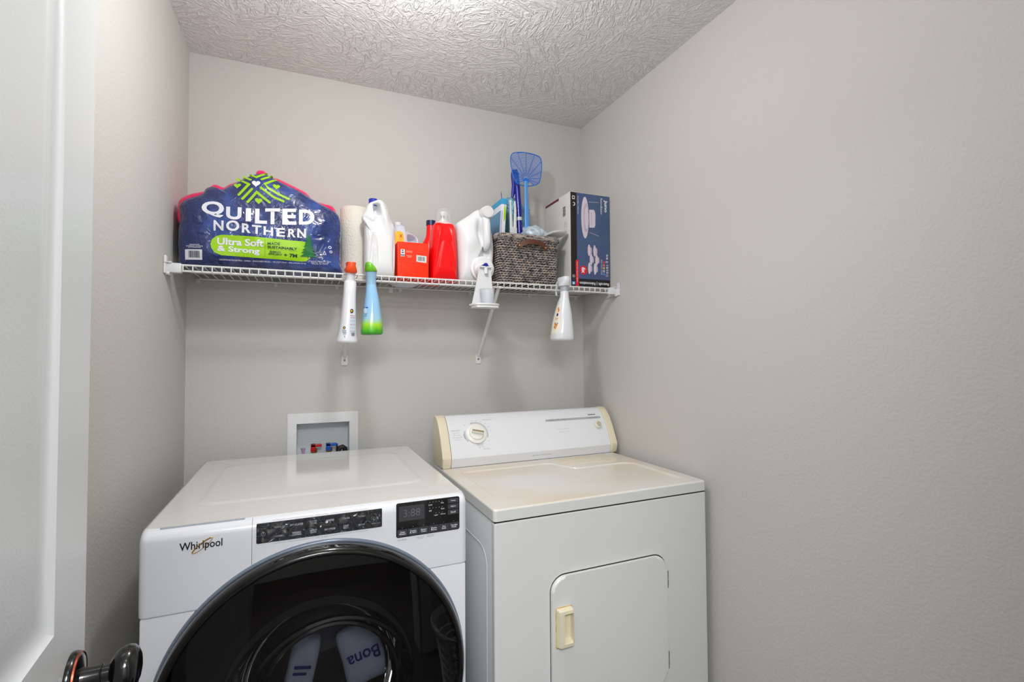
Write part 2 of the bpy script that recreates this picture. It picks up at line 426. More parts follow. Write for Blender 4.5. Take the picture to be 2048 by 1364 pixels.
# ------------------------------------------------------------------ valve box in the back wall
vb = thing('washer_outlet_box', 'white recessed washer outlet box with red and blue valves in the back wall', 'outlet box', (.451, 0, 1.0))
def local(bm, o):
    bmesh.ops.translate(bm, verts=bm.verts, vec=-Vector(o.location)); return bm
bm = bmesh.new()
fx0, fx1, fz0, fz1 = .3254, .5776, .885, 1.1125
for a in ((fx0, fx1, OZ1-.004, fz1), (fx0, fx1, fz0, OZ0+.004), (fx0, OX0+.004, OZ0+.004, OZ1-.004), (OX1-.004, fx1, OZ0+.004, OZ1-.004)):
    box(bm, a[0], a[1], -.004, 0.002, a[2], a[3])
bmesh.ops.remove_doubles(bm, verts=bm.verts, dist=1e-6)
to_obj('frame', local(bm, vb), M_plastic, vb, smooth=False)
bm = bmesh.new(); t = .003; x0, x1, z0, z1 = OX0+.002, OX1-.002, OZ0+.002, OZ1-.002
box(bm, x0, x1, .078, .081, z0, z1); box(bm, x0, x0+t, 0, .078, z0, z1); box(bm, x1-t, x1, 0, .078, z0, z1)
box(bm, x0+t, x1-t, 0, .078, z0, z0+t); box(bm, x0+t, x1-t, 0, .078, z1-t, z1)
to_obj('box_shell', local(bm, vb), mat('box_white', (214, 221, 226), .4), vb, smooth=False)
M_brass = mat('brass', (176, 140, 92), .3, metal=.9)
for xc, c, nm in ((.412, (205, 20, 30), 'red'), (.4665, (25, 95, 200), 'blue')):
    v = to_obj('valve', local(LA([(0, -.03), (.009, -.03), (.009, -.012), (.012, -.010), (.012, .004), (.007, .006), (0, .006)], axis='z', o=(xc+.006, .035, .968), seg=20), vb), M_brass, vb)
    bm = B(xc-.005, xc+.034, .022, .038, .979, .9885, bev=.001); box(bm, xc-.005, xc+.012, .022, .046, .962, .9885, bev=.0015)
    to_obj('valve_handle', local(bm, vb), mat('%s_handle' % nm, c, .35), v, label='%s lever handle of the valve' % nm)
to_obj('arrester_cap', local(LA([(0, .932), (.0035, .932), (.0035, .957), (.008, .972), (.009, .9765), (.006, .9775), (0, .977)], axis='z', o=(.380, .03, 0), seg=18), vb), mat('lilac_plastic', (190, 160, 205), .4), vb, label='lilac plastic plug')
bm = T([(.508, .03, .925), (.508, .03, .958), (.513, .03, .969), (.522, .03, .9715), (.531, .03, .966), (.534, .03, .93)], .0095, seg=12)
tube(bm, [(.5015, .03, .93), (.5015, .03, .9855)], [.005, .003], seg=8)
to_obj('drain_hose', local(bm, vb), mat('black_rubber', (28, 28, 32), .45), vb)

# ------------------------------------------------------------------ wire shelf
SX0, SP, SY, SZ = .0446, .0254, -.275, 1.6064
sh = thing('wire_shelf', 'white vinyl coated wire shelf across the back wall above both machines', 'shelf', (.8, 0, SZ))
L_ = lambda bm: local(bm, sh)
first = None
for i in range(61):
    if first is None:
        first = to_obj('deck_wire', T([(0, -.006, -.0005), (0, -.14, -.0005), (0, SY+.004, -.0005), (0, SY-.0028, -.003), (0, SY-.0036, -.008), (0, SY-.0036, -.0185)], .0018, seg=6), M_wire, sh)
        o = first
    else:
        o = first.copy(); COL.objects.link(o)
    o.location = (SX0+i*SP-.8, 0, 0)
def rail(name, y, z, r): return to_obj(name, L_(T([(SX0-.004, y, z), (SX0+60*SP+.004, y, z)], r, seg=10)), M_wire, sh)
rail('front_rail', SY, SZ-.0015, .0031); rail('lower_front_rail', SY, SZ-.0195, .0032)
rail('middle_rail', -.15, SZ-.004, .0025); rail('back_rail', -.010, SZ-.0045, .0030)
for s in (0, 1):
    def mx(bm):
        if s:
            for v in bm.verts: v.co.x = W-v.co.x
        return L_(bm)
    bm = B(.003, .041, SY-.010, SY+.014, SZ-.026, SZ+.003, bev=.0025)
    br = to_obj('end_bracket', mx(bm), M_plastic, sh)
    bm = B(.0005, .006, -.305, -.225, SZ-.031, SZ+.004, bev=.002)
    box(bm, .0005, .009, -.307, -.291, SZ-.001, SZ+.021, bev=.003); box(bm, .003, .018, -.29, -.20, SZ+.002, SZ+.006, bev=.001)
    tube(bm, [(.001, -.283, SZ-.029), (.012, -.283, SZ-.029)], .005, seg=12)
    to_obj('wall_plate', mx(bm), M_plastic, br)
for x in (.0366, .283, .4972, .7393, 1.0376, 1.3143, 1.5577):
    c = to_obj('wall_clip', L_(tube(B(x-.006, x+.006, -.011, -.0005, SZ-.019, SZ-.004, bev=.002), [(x, -.0005, SZ-.016), (x, -.013, SZ-.016)], .0045, seg=12)), M_wire, sh)
to_obj('anchor_tab', L_(box(B(.6953, .7113, -.003, -.0002, SZ-.024, SZ-.004, bev=.001), .6953, .7113, -.006, -.003, SZ-.008, SZ-.004)), M_wire, sh)
for x in (.5262, 1.0744):
    b = to_obj('support_brace', L_(T([(x, -.010, 1.328), (x, -.016, 1.334), (x, -.250, 1.586), (x, -.266, 1.588)], .0072, seg=10)), M_wire, sh)
    f = to_obj('foot_plate', L_(plate(rrect(x-.0115, x+.0115, 1.292, 1.333, .005), -.0003, -.0045, bev=.001)), M_wire, b)
    tube_bm = L_(LA([(0, -.0062), (.0035, -.0060), (.004, -.0045)], axis='y', o=(x, 0, 1.311), seg=14)); to_obj('screw', tube_bm, M_steel, b)

# ------------------------------------------------------------------ washer
wm = thing('washing_machine', 'white front loading washing machine with a large black glass door', 'washing machine', (.0758, -.0852, 0), math.radians(.5367))
WD, WH, WW = .7374, .9775, .6861
bm = B(.003, WW-.003, -.70, -.02, .03, .945, bev=.006)
to_obj('cabinet', bm, M_washer, wm)
for x in (.05, WW-.05):
    for y in (-.66, -.07): to_obj('foot', LA([(0, 0), (.02, 0), (.02, .012), (.01, .014), (.01, .031), (0, .031)], o=(x, y, 0), seg=16), M_dark, wm)
# top panel with the soft raised plateau
def washer_top():
    bm = bmesh.new()
    def ring(x0, x1, y0, y1, r, z): return [bm.verts.new((a, b, z)) for a, b in rrect(x0, x1, y0, y1, r, 6)]
    y1, y0 = -.003, -.716
    R = [ring(0.002, WW-.002, y0, y1, .012, .935), ring(0.0, WW, y0, y1, .014, .950), ring(0.0, WW, y0, y1, .016, .968), ring(.003, WW-.003, y0, y1-.003, .016, .9745), ring(.011, WW-.011, y0, y1-.011, .016, WH),
         ring(.068, WW-.068, -.585, -.115, .05, WH), ring(.073, WW-.073, -.580, -.120, .048, WH+.0007), ring(.081, WW-.081, -.572, -.128, .045, WH+.0022), ring(.088, WW-.088, -.565, -.135, .042, WH+.0026)]
    for a, b in zip(R, R[1:]):
        n = len(a)
        for k in range(n): bm.faces.new((a[k], a[(k+1) % n], b[(k+1) % n], b[k]))
    bm.faces.new(R[-1]); bm.faces.new(R[0][::-1])
    return bm
to_obj('top_panel', washer_top(), M_washer_top, wm, angle=60)
# fascia with a rounded shoulder: profile in (y, z); rounded at the outer ends
def fascia(x0, x1, zb, rl, rr, roundl, roundr):
    prof = [(-.690, WH-.0005), (-.705, WH-.0005), (-.716, WH-.0012), (-.7245, WH-.004), (-.7310, WH-.0088), (-.7355, WH-.0155), (-.7374, WH-.024), (-.7374, .93), (-.7374, .88), (-.7374, zb+.003), (-.7362, zb), (-.700, zb)]
    bm = bmesh.new(); xs = []
    if roundl: xs += [(0, .016), (.0015, .010), (.0045, .0050), (.009, .0016), (.016, 0)]
    else: xs += [(0, 0)]
    if roundr: xs += [(x1-x0-.016, 0), (x1-x0-.009, .0016), (x1-x0-.0045, .0050), (x1-x0-.0015, .010), (x1-x0, .016)]
    else: xs += [(x1-x0, 0)]
    rings = []
    for dx, ins in xs:
        ring = []
        for k, (y, z) in enumerate(prof):
            yy, zz = y, z
            if ins:
                if 1 < k < 11: yy = min(-.690, y+ins*.9)
                zz = z-ins*.55*max(0, min(1, (z-.93)/.04)) if k else z-ins*.55
            ring.append(bm.verts.new((x0+dx, yy, zz)))
        rings.append(ring)
    for a, b in zip(rings, rings[1:]):
        for k in range(len(prof)-1): bm.faces.new((a[k], a[k+1], b[k+1], b[k]))
    bm.faces.new(rings[0]); bm.faces.new(rings[-1][::-1])
    return bm
to_obj('dispenser_drawer', fascia(0, .2018, .8062, 0, 0, True, False), M_washer, wm, angle=50)
cp = to_obj('control_panel', fascia(.2026, WW, .8062, 0, 0, False, True), M_washer, wm, angle=50)
to_obj('drawer_grip', plate([(.034, -.7215), (.186, -.7215), (.190, -.7095), (.038, -.7095)], WH-.003, WH-.0001, axis='z'), mat('grip_grey', (176, 182, 190), .45), wm, smooth=False, label='grey grip strip of the drawer')
bm = bmesh.new(); box(bm, .0045, WW-.0045, -.7365, -.69, .03, .8053, bev=.004)
to_obj('lower_front', bm, M_washer, wm)
to_obj('seam', B(.006, WW-.006, -.7315, -.70, .800, .810), M_washer_groove, wm, smooth=False)
# door: ring, tinted glass, bowl
DC = (.345, 0, .583)
dor = to_obj('door', LA([(.306, -.7700), (.3070, -.7745), (.3090, -.7775), (.3125, -.7785), (.3170, -.7762), (.3210, -.7705), (.3245, -.7610), (.3255, -.7440), (.322, -.7380), (.300, -.7380)], axis='y', o=DC, seg=128, closed=True), mat('door_ring_black', (16, 15, 15), .14, metal=.4, coat=.5), wm, angle=60)
to_obj('door_bezel', LA([(.3310, -.7345), (.3300, -.7395), (.3285, -.7430), (.3270, -.7440), (.318, -.7420), (.318, -.7335)], axis='y', o=DC, seg=128, closed=True), mat('bezel_reflection_blue', (112, 122, 138), .22, metal=.2), dor, angle=60)  # blue-grey colour stands in for the reflection along the bevel
to_obj('door_glass', LA([(0, -.7795), (.10, -.7792), (.20, -.7782), (.27, -.7768), (.3068, -.7752)], axis='y', o=DC, seg=96, caps=False), glassy('tinted_glass', (.58, .58, .61), 1.5, .012), dor, angle=80)
M_bowl = glassy('bowl_glass', (.86, .88, .9), 1.5, .03)
to_obj('door_back', LA([(.302, -.765), (.24, -.745), (.205, -.742), (.200, -.735), (.215, -.725), (.302, -.725)], axis='y', o=DC, seg=96, closed=True), mat('inner_black', (9, 9, 10), .2), dor)
to_obj('bowl', LA([(.203, -.742), (.190, -.70), (.178, -.64), (.165, -.605), (.14, -.59), (0, -.582)], axis='y', o=(DC[0], 0, DC[2]-.03), seg=96, caps=False), M_bowl, dor)
M_glint_ring = mat('glint_ring_gloss', (16, 17, 19), .08, coat=1.0)  # glossy rings added to show the lamp's highlight arcs on the bowl
for r_, y_, zc in ((.155, -.655, .525), (.186, -.705, .530)):
    to_obj('bowl_glint_ring', LA([(r_+.009, y_), (r_+.006, y_-.006), (r_, y_-.008), (r_-.005, y_-.003), (r_-.004, y_+.004)], axis='y', o=(.368, 0, zc), seg=96, closed=True), M_glint_ring, dor)
to_obj('tub_gasket', LA([(.204, -.738), (.196, -.72), (.200, -.70), (.190, -.67), (.197, -.65), (.188, -.62), (.215, -.60), (.225, -.738)], axis='y', o=(DC[0], 0, DC[2]-.02), seg=96, closed=True), mat('gasket_grey', (38, 39, 42), .35), wm)
# logo
lg = lettering('Whirlpool', (.0708, -WD, .9262), (.0765, 0, 0), (0, 0, .0210), M_logo, wm, bold=.012, lift=.0012)
pts = []
for k in range(40):
    t = 2*math.pi*k/40; u, v = .0225*math.cos(t), .0048*math.sin(t); c, s = math.cos(math.radians(38)), math.sin(math.radians(38))
    pts.append((.1112+u*c-v*s, -WD-.0016, .9370+(u*s+v*c)))
to_obj('logo_ring', T(pts, [.0011 if k < 20 else .0005 for k in range(40)], seg=6, closed=True), M_gold, wm)
# key panel
y = -WD
kp = to_obj('key_panel', plate(rrect(.2106, .4748, .9243, .9668, .0022), y+.001, y-.0010, bev=.0003), M_black, wm)
def key(x0, x1, z0, z1, txt, tz=None, th=.0042, par=wm, tw=None, m=M_key, rows=1):
    k = to_obj('button', plate(rrect(x0, x1, z0, z1, .0008, 2), y-.0008, y-.0016, bev=.0002), m, par, angle=30)
    if txt:
        w_ = tw or min(x1-x0-.003, .0029*max(len(s) for s in txt.split('\n'))*th/.0042*1.05)
        cx = (x0+x1)/2; cz = tz if tz is not None else (z0+z1)/2; hh = th*(1 if '\n' not in txt else 2.15)
        lettering(txt, (cx-w_/2, y-.0016, cz-hh/2), (w_, 0, 0), (0, 0, hh), M_white_ink, k, bold=.01, lift=.0002, res=2)
    return k
pk = key(.2125, .2355, .9262, .9650, None)
poly([[(a, b) for a, b in circ(.224, .9440, .0042, n=20)]], M_white_ink, pk, 'power_symbol', y=y-.0016, lift=.0002)
poly([[(a, b) for a, b in circ(.224, .9440, .0034, n=20)]], M_key, pk, 'power_symbol', y=y-.0018, lift=.0002)
poly([rect(.2236, .2244, .9436, .9492)], M_white_ink, pk, 'power_symbol', y=y-.002, lift=.0002)
kx0, kx1, kz0, kz1 = .2385, .4455, .9262, .9650; cw = (kx1-kx0)/6; mz = (kz0+kz1)/2
for i, (a, b) in enumerate((('REGULAR', 'NORMAL'), ('DELICATES', 'WRINKLE\nCONTROL'), ('BULKY\nITEMS', 'HEAVY\nDUTY'), ('WHITES', 'SANITIZE'), ('COLORS', 'COLD\nWASH'), ('TOWELS', 'QUICK'))):
    key(kx0+i*cw+.0003, kx0+(i+1)*cw-.0003, mz+.0004, kz1, a, th=.0040); key(kx0+i*cw+.0003, kx0+(i+1)*cw-.0003, kz0, mz-.0004, b, th=.0040)
sk = key(.4490, .4730, .9262, .9650, None)
poly([[(.4555, .9415), (.4555, .9505), (.4628, .9460)]], M_white_ink, sk, 'start_symbol', y=y-.0016, lift=.0002)
poly([[(.4565, .9430), (.4565, .9490), (.4608, .9460)]], M_key, sk, 'start_symbol', y=y-.0018, lift=.0002)
poly([rect(.4632, .4639, .9435, .9485), rect(.4652, .4659, .9435, .9485)], M_white_ink, sk, 'start_symbol', y=y-.0016, lift=.0002)
lettering('Hold to Start', (.4515, y-.0016, .9335), (.0185, 0, 0), (0, 0, .0026), M_white_ink, sk, lift=.0002, res=1)
to_obj('protective_film', plate(rrect(.2115, .4740, .9252, .9660, .002), y-.0018, y-.0024), glassy('clear_film', (.97, .97, .97), 1.45, .05, bump=(46, .012)), kp, smooth=False, label='clear crinkled film over the keys')
lettering('WHAT to wash', (.328, y, .9695), (.028, 0, 0), (0, 0, .0028), M_grey_ink, wm, lift=.0004)
lettering('HOW to wash', (.329, y, .9187), (.026, 0, 0), (0, 0, .0028), M_grey_ink, wm, lift=.0004)
poly([rect(.242, .324, .9706, .9711), rect(.360, .444, .9706, .9711), rect(.242, .325, .9198, .9203), rect(.359, .444, .9198, .9203)], M_grey_ink, wm, 'panel_lines', y=y, lift=.0004)
dp = to_obj('display_panel', plate(rrect(.5080, .6650, .8920, .9735, .0045), y+.001, y-.0010, bev=.0003), M_black, wm)
to_obj('display', plate(rect(.5145, .5760, .9300, .9655), y-.0008, y-.0013), mat('display_grey', (62, 64, 68), .2), dp, smooth=False)
lettering('3:88', (.5255, y-.0013, .9395), (.0400, 0, 0), (0, 0, .0175), mat('lcd_segments', (104, 104, 112), .5), dp, bold=-.012, lift=.0003)
def key2(x0, x1, z0, z1, txt, th=.0036):
    return key(x0, x1, z0, z1, txt, th=th, par=wm, m=mat('key_charcoal', (58, 60, 66), .35))
for i, tx in enumerate(('Temp', 'Spin', 'Soil')):
    key2(.6350, .6620, .9595-.0140*i-.0005, .9710-.0140*i-.0005, tx, th=.0042)
bw = (.6635-.5100)/6
for i, tx in enumerate(('Clean\nWasher', 'Drain\n& Spin', 'Steam\nClean', 'Extra\nRinse', 'Pre\nSoak', 'Tumble\nFresh')):
    key2(.5105+i*bw, .5105+(i+1)*bw-.0009, .8940, .9105, tx, th=.0038)
dots = [circ(.5185+i*bw+.004, .9145, .0005, n=8) for i in range(6)]
dots += [circ(.5895+.0078*i, .9672, .0006, n=8) for i in range(5)]+[circ(.5895+.0078*i, .9530, .0006, n=8) for i in range(5)]+[circ(.6050+.0078*i, .9395, .0006, n=8) for i in range(3)]
poly(dots, M_white_ink, dp, 'indicator_dots', y=y-.001, lift=.0003)
for tx, x0, z0, w_ in (('Cold', .5860, .9590, .0090), ('Hot', .6175, .9610, .0075), ('Off', .5875, .9445, .0062), ('Fast', .6180, .9465, .0080), ('Light', .6005, .9325, .0095), ('Heavy', .6165, .9332, .0125)):
    lettering(tx, (x0, y-.001, z0), (w_, 0, 0), (0, 0, .0036), M_white_ink, dp, lift=.0003, res=2)
lettering('with affresh', (.5110, y, .8840), (.022, 0, 0), (0, 0, .0040), M_grey_ink, wm, lift=.0004)
lettering('Energy save on\ncool option', (.5570, y, .8815), (.019, 0, 0), (0, 0, .0062), M_grey_ink, wm, lift=.0004)
lettering('Hold 3 sec for\ncontrol lock', (.5820, y, .8838), (.019, 0, 0), (0, 0, .0062), M_grey_ink, wm, lift=.0004)

# things in the drum, seen dimly through the glass
M_bag = mat('pale_package', (200, 206, 222), .4, bump=(40, .003))
M_bagblue = mat('package_blue', (40, 50, 130), .5)
for (cx, cz, wd, hg, tilt, lab) in ((.455, .535, .105, .150, -14, 'pale mop pad package inside the drum, right one with large blue lettering'), (.300, .520, .062, .170, 12, 'narrow pale mop pad package inside the drum, left one')):
    th = thing('mop_pad_package', lab, 'package', (0, 0, 0), 0, group='packages in the washing machine')
    base = Matrix.Translation((.0758, -.0852, 0)) @ Matrix.Rotation(math.radians(.5367), 4, 'Z') @ Matrix.Translation((cx, -.545, cz)) @ Matrix.Rotation(math.radians(tilt), 4, 'Y')
    th.matrix_world = base
    pb = pillow(smooth_loop([(-wd/2, -hg/2), (0, -hg/2-.004), (wd/2, -hg/2), (wd/2+.004, 0), (wd/2, hg/2), (0, hg/2+.005), (-wd/2, hg/2), (-wd/2-.003, 0)], 4), (0, 0), -.018, .018, .015, f=lambda x, z: .006*noise.noise(Vector((x*25, 0, z*18))), rings=8, s0=.5)
    to_obj('bag', pb, M_bag, th)
    if wd > .08: lettering('Bona', (.040, -.0275, .020), (-.082, 0, 0), (0, 0, -.034), M_bagblue, th, bold=.01, lift=0)
    else: poly([rect(-.02, .02, .02, .028), rect(-.02, .012, .005, .012)], M_bagblue, th, 'print', y=-.024)
bm = LA([(.24, -.600), (.243, -.30), (.240, -.12), (0, -.10)], axis='y', o=(DC[0], 0, DC[2]-.02), seg=64, caps=False)
to_obj('drum', bm, mat('drum_steel', (110, 112, 116), .3, metal=.8), wm)
# opening through cabinet/front is hidden by the door; cut it so the drum can be seen
def cut_round(o, r, y0, y1):
    bm = LA([(0, y0), (r, y0), (r, y1), (0, y1)], axis='y', o=(DC[0], 0, DC[2]-.02), seg=64)
    me = bpy.data.meshes.new('cut'); bmesh.ops.recalc_face_normals(bm, faces=bm.faces); bm.to_mesh(me); bm.free()
    c = bpy.data.objects.new('cut', me); COL.objects.link(c); c.matrix_world = wm.matrix_basis
    md = o.modifiers.new('b', 'BOOLEAN'); md.object = c; md.operation = 'DIFFERENCE'; md.solver = 'EXACT'
    bpy.context.view_layer.update()
    dg = bpy.context.evaluated_depsgraph_get(); nm = bpy.data.meshes.new_from_object(o.evaluated_get(dg))
    o.modifiers.clear(); o.data = nm; bpy.data.objects.remove(c)
bpy.context.view_layer.update()
for ch in list(wm.children):
    if ch.name.split('.')[0] in ('cabinet',): cut_round(ch, .246, -.76, -.08)
    if ch.name.split('.')[0] in ('lower_front', 'seam', 'control_panel', 'dispenser_drawer'): cut_round(ch, .222 if ch.name.startswith('lower') else .222, -.80, -.60)

# ------------------------------------------------------------------ dryer
dm = thing('clothes_dryer', 'older white clothes dryer with a yellowed top and a dial console', 'dryer', (.8332, -.1922, 0), math.radians(1.077))
DD, DH, DWd = .6124, .9225, .7334
to_obj('cabinet', B(.002, DWd-.002, -DD+.024, -.004, .02, .8875, bev=.003), M_dryer_side, dm)
to_obj('front_panel', plate(rrect(.002, DWd-.001, .10, .8865, .006, 4), -DD+.022, -DD+.0015, bev=.006, seg=4), M_dryer, dm, angle=60)
to_obj('panel_gap_shade', B(.004, DWd-.004, -DD+.004, -DD+.03, .885, .8925), M_dark, dm, smooth=False)  # dark strip added in the slit under the top, as its shade
to_obj('toe_panel', B(.006, DWd-.006, -DD+.03, -DD+.012, .01, .096, bev=.003), M_dryer, dm)
poly([], M_dark, dm) if False else None
# embossed outline on the left side panel
pts = [(-.002+.0035, -.575, .60)]
bm = bmesh.new(); ol = rrect(-.555, -.06, .10, .80, .05, 6)
tube(bm, [(.0015, a, b) for a, b in ol], .0012, seg=6, closed=True)
to_obj('side_rib', bm, M_dryer_side, dm)
def stain_mat():
    m = bpy.data.materials.new('yellowed_enamel'); m.use_nodes = True; nt = m.node_tree; b = nt.nodes['Principled BSDF']; L = nt.links.new; N = nt.nodes.new
    b.inputs['Roughness'].default_value = .30; b.inputs['Coat Weight'].default_value = .2
    tc = N('ShaderNodeTexCoord'); mp = N('ShaderNodeMapping'); mp.inputs['Scale'].default_value = (1, 1.5, 1); L(tc.outputs['Object'], mp.inputs[0])
    n1 = N('ShaderNodeTexNoise'); n1.inputs['Scale'].default_value = 3.6; n1.inputs['Detail'].default_value = 5; L(mp.outputs[0], n1.inputs['Vector'])
    cr = N('ShaderNodeValToRGB'); e = cr.color_ramp.elements; e[0].position = .40; e[0].color = (*lin((222, 219, 213)), 1); e[1].position = .66; e[1].color = (*lin((220, 208, 192)), 1)
    L(n1.outputs['Fac'], cr.inputs[0])
    # small brown specks
    v = N('ShaderNodeTexVoronoi'); v.inputs['Scale'].default_value = 9; L(tc.outputs['Object'], v.inputs['Vector'])
    r = N('ShaderNodeMapRange'); r.inputs[1].default_value = .018; r.inputs[2].default_value = .026; r.inputs[3].default_value = .8; r.inputs[4].default_value = 0; L(v.outputs['Distance'], r.inputs[0])
    mx = N('ShaderNodeMix'); mx.data_type = 'RGBA'; L(r.outputs[0], mx.inputs[0]); L(cr.outputs[0], mx.inputs[6]); mx.inputs[7].default_value = (*lin((120, 95, 75)), 1)
    # the upright rim keeps its white enamel: yellowing lies on the flat top
    g = N('ShaderNodeNewGeometry'); sp = N('ShaderNodeSeparateXYZ'); L(g.outputs['Normal'], sp.inputs[0])
    r2 = N('ShaderNodeMapRange'); r2.inputs[1].default_value = .3; r2.inputs[2].default_value = .9; L(sp.outputs[2], r2.inputs[0])
    m2 = N('ShaderNodeMix'); m2.data_type = 'RGBA'; L(r2.outputs[0], m2.inputs[0]); m2.inputs[6].default_value = (*lin((216, 217, 214)), 1); L(mx.outputs[2], m2.inputs[7])
    L(m2.outputs[2], b.inputs['Base Color']); return m
M_stain = stain_mat()
def dryer_top():
    bm = bmesh.new()
    outer = rrect(0, DWd, -DD, -.002, .010, 4)
    vb_ = [bm.verts.new((a, b, .8905)) for a, b in outer]; vt = [bm.verts.new((a, b, DH-.006)) for a, b in outer]
    n = len(outer)
    for k in range(n): bm.faces.new((vb_[k], vb_[(k+1) % n], vt[(k+1) % n], vt[k]))
    bm.faces.new(vb_[::-1])
    def ins(pts, d, z):
        cx, cy = DWd/2, -DD/2
        return [bm.verts.new((a-math.copysign(min(d, abs(a-cx)), a-cx), b-math.copysign(min(d, abs(b-cy)), b-cy), z)) for a, b in pts]
    r1 = ins(outer, .002, DH-.002); r2 = ins(outer, .006, DH)
    for a, b in ((vt, r1), (r1, r2)):
        for k in range(n): bm.faces.new((a[k], a[(k+1) % n], b[(k+1) % n], b[k]))
    # sunk field: back edge steps around the lint lid
    fld = [(.045, -.170), (.045, -.560), (.690, -.560), (.690, -.300), (.655, -.278), (.445, -.285), (.405, -.180), (.385, -.168)]
    def rnd(pts, r, q=4):
        out = []; m_ = len(pts)
        for i in range(m_):
            p, a, c = Vector((*pts[i], 0)), Vector((*pts[i-1], 0)), Vector((*pts[(i+1) % m_], 0))
            d = min(r, (a-p).length*.45, (c-p).length*.45); s = p+(a-p).normalized()*d; e = p+(c-p).normalized()*d
            for j in range(q+1):
                t = j/q; v = s*(1-t)**2+p*2*t*(1-t)+e*t*t; out.append((v.x, v.y))
        return out
    F = rnd(fld, .022)
    c0 = Vector((.37, -.40, 0))
    def lay(s, z): return [bm.verts.new((c0.x+(a-c0.x)*s, c0.y+(b-c0.y)*s, z)) for a, b in F]
    f1 = lay(1, DH); f2 = lay(.988, DH-.0006); f3 = lay(.976, DH-.0045); f4 = lay(.968, DH-.005)
    m_ = len(F)
    for a, b in ((f1, f2), (f2, f3), (f3, f4)):
        for k in range(m_): bm.faces.new((a[k], b[k], b[(k+1) % m_], a[(k+1) % m_]))
    bm.faces.new(f4)
    edges = [bm.edges.get((r2[k], r2[(k+1) % n])) for k in range(n)]+[bm.edges.get((f1[k], f1[(k+1) % m_])) for k in range(m_)]
    bmesh.ops.triangle_fill(bm, edges=edges, use_beauty=True)
    return bm
to_obj('top_panel', dryer_top(), M_stain, dm, angle=50)
to_obj('lint_screen_lid', plate([(.418, -.125), (.672, -.125), (.655, -.236), (.432, -.236)], DH-.002, DH+.0016, bev=.001, axis='z'), mat('lint_lid_almond', (224, 213, 192), .35, vary=(10, (214, 194, 164), .45, .75)), dm, label='yellowed lint screen lid')
# console
CP = [(-.108, DH+.0015), (-.113, .936), (-.1185, .957), (-.1165, .965), (-.104, .992), (-.086, 1.030), (-.062, 1.068), (-.040, 1.090), (-.022, 1.099), (-.006, 1.100), (.004, 1.094), (.010, 1.070), (.010, DH+.0015)]
def console(x0, x1, grow=0, endround=0):
    bm = bmesh.new(); rings = []
    cy, cz = -.05, 1.0
    xs = [(x0, endround), (x0+endround*.4, endround*.25), (x0+endround, 0), (x1-endround, 0), (x1-endround*.4, endround*.25), (x1, endround)] if endround else [(x0, 0), (x1, 0)]
    for x, ins in xs:
        ring = []
        for yy, zz in CP:
            d = Vector((0, yy-cy, zz-cz)); L0 = d.length; d = d*((L0+grow-ins)/L0)
            ring.append(bm.verts.new((x, cy+d.y, max(DH+.001, cz+d.z))))
        rings.append(ring)
    n = len(CP)
    for a, b in zip(rings, rings[1:]):
        for k in range(n): bm.faces.new((a[k], a[(k+1) % n], b[(k+1) % n], b[k]))
    bm.faces.new(rings[0][::-1]); bm.faces.new(rings[-1]); return bm
to_obj('console', console(.0355, .7150), M_console, dm, angle=20)
to_obj('console_end_cap', console(.0000, .0350, .0030, .005), M_almond, dm, angle=50)
to_obj('console_end_cap', console(.7160, .7480, .0030, .005), M_almond, dm, angle=50)
to_obj('console_gap', B(.036, .715, -.1075, -.09, DH+.0002, DH+.0016), M_dark, dm, smooth=False)
# the sloping face: a local frame that maps (x, s) with s measured up the face
def face(x, s, off=0.0):
    pts = [(-.1185, .957), (-.1165, .965), (-.104, .992), (-.086, 1.030), (-.062, 1.068), (-.040, 1.090), (-.022, 1.099)]
    d = 0
    for (a, b), (c, e) in zip(pts, pts[1:]):
        l = math.hypot(c-a, e-b)
        if s <= d+l or (c, e) == pts[-1]:
            t = (s-d)/l; ty, tz = (c-a)/l, (e-b)/l
            return Vector((x, a+(c-a)*t-tz*off, b+(e-b)*t+ty*off))
        d += l
def clet(s, x, sv, w_, h_, m=M_grey_ink, bold=0): return lettering(s, (0, 0, 0), (1, 0, 0), (0, 0, 1), m, dm, bold=bold, fn=lambda u, t: face(x+u*w_, sv+t*h_, .0006), lift=0, res=2)
def arc(x0, s0, r0, r1, a0, a1, m, name='dial_mark'):
    bm = bmesh.new(); n = max(4, int(abs(a1-a0)/6)); pr = None
    for k in range(n+1):
        a = math.radians(a0+(a1-a0)*k/n); p = [bm.verts.new(face(x0+r*math.cos(a), s0+r*math.sin(a), .0007)) for r in (r0, r1)]
        if pr: bm.faces.new((pr[0], pr[1], p[1], p[0]))
        pr = p
    return to_obj(name, bm, m, dm, smooth=False)
kxc, ks = .1400, .0870
M_light_grey = mat('light_grey_print', (186, 188, 194), .6)
arc(kxc, ks, .0415, .0475, 112, -22, M_light_grey); arc(kxc, ks, .0415, .0475, 218, 162, M_light_grey); arc(kxc, ks, .0415, .0475, -95, -62, mat('pale_grey_print', (200, 201, 206), .6))
arc(kxc, ks, .0480, .0492, 200, 176, M_black_ink)
kc = face(kxc, ks); up = (face(kxc, ks+.01)-face(kxc, ks-.01)).normalized(); nr = Vector((1, 0, 0)).cross(up).normalized()
fr = Matrix((Vector((1, 0, 0)), up, nr)).transposed().to_4x4(); fr.translation = kc
def onface(bm): bmesh.ops.transform(bm, matrix=fr, verts=bm.verts); return bm
kn = to_obj('timer_dial', onface(LA([(.0385, 0), (.0385, .003), (.036, .0045), (.029, .0055), (.0275, .0065), (.0255, .011), (.022, .0125), (0, .013)], seg=56)), mat('dial_ivory', (232, 231, 224), .3), dm)
bm = B(-.022, .022, -.0062, .0062, .011, .027, bev=.003); bmesh.ops.rotate(bm, verts=bm.verts, matrix=Matrix.Rotation(math.radians(-14), 3, 'Z'))
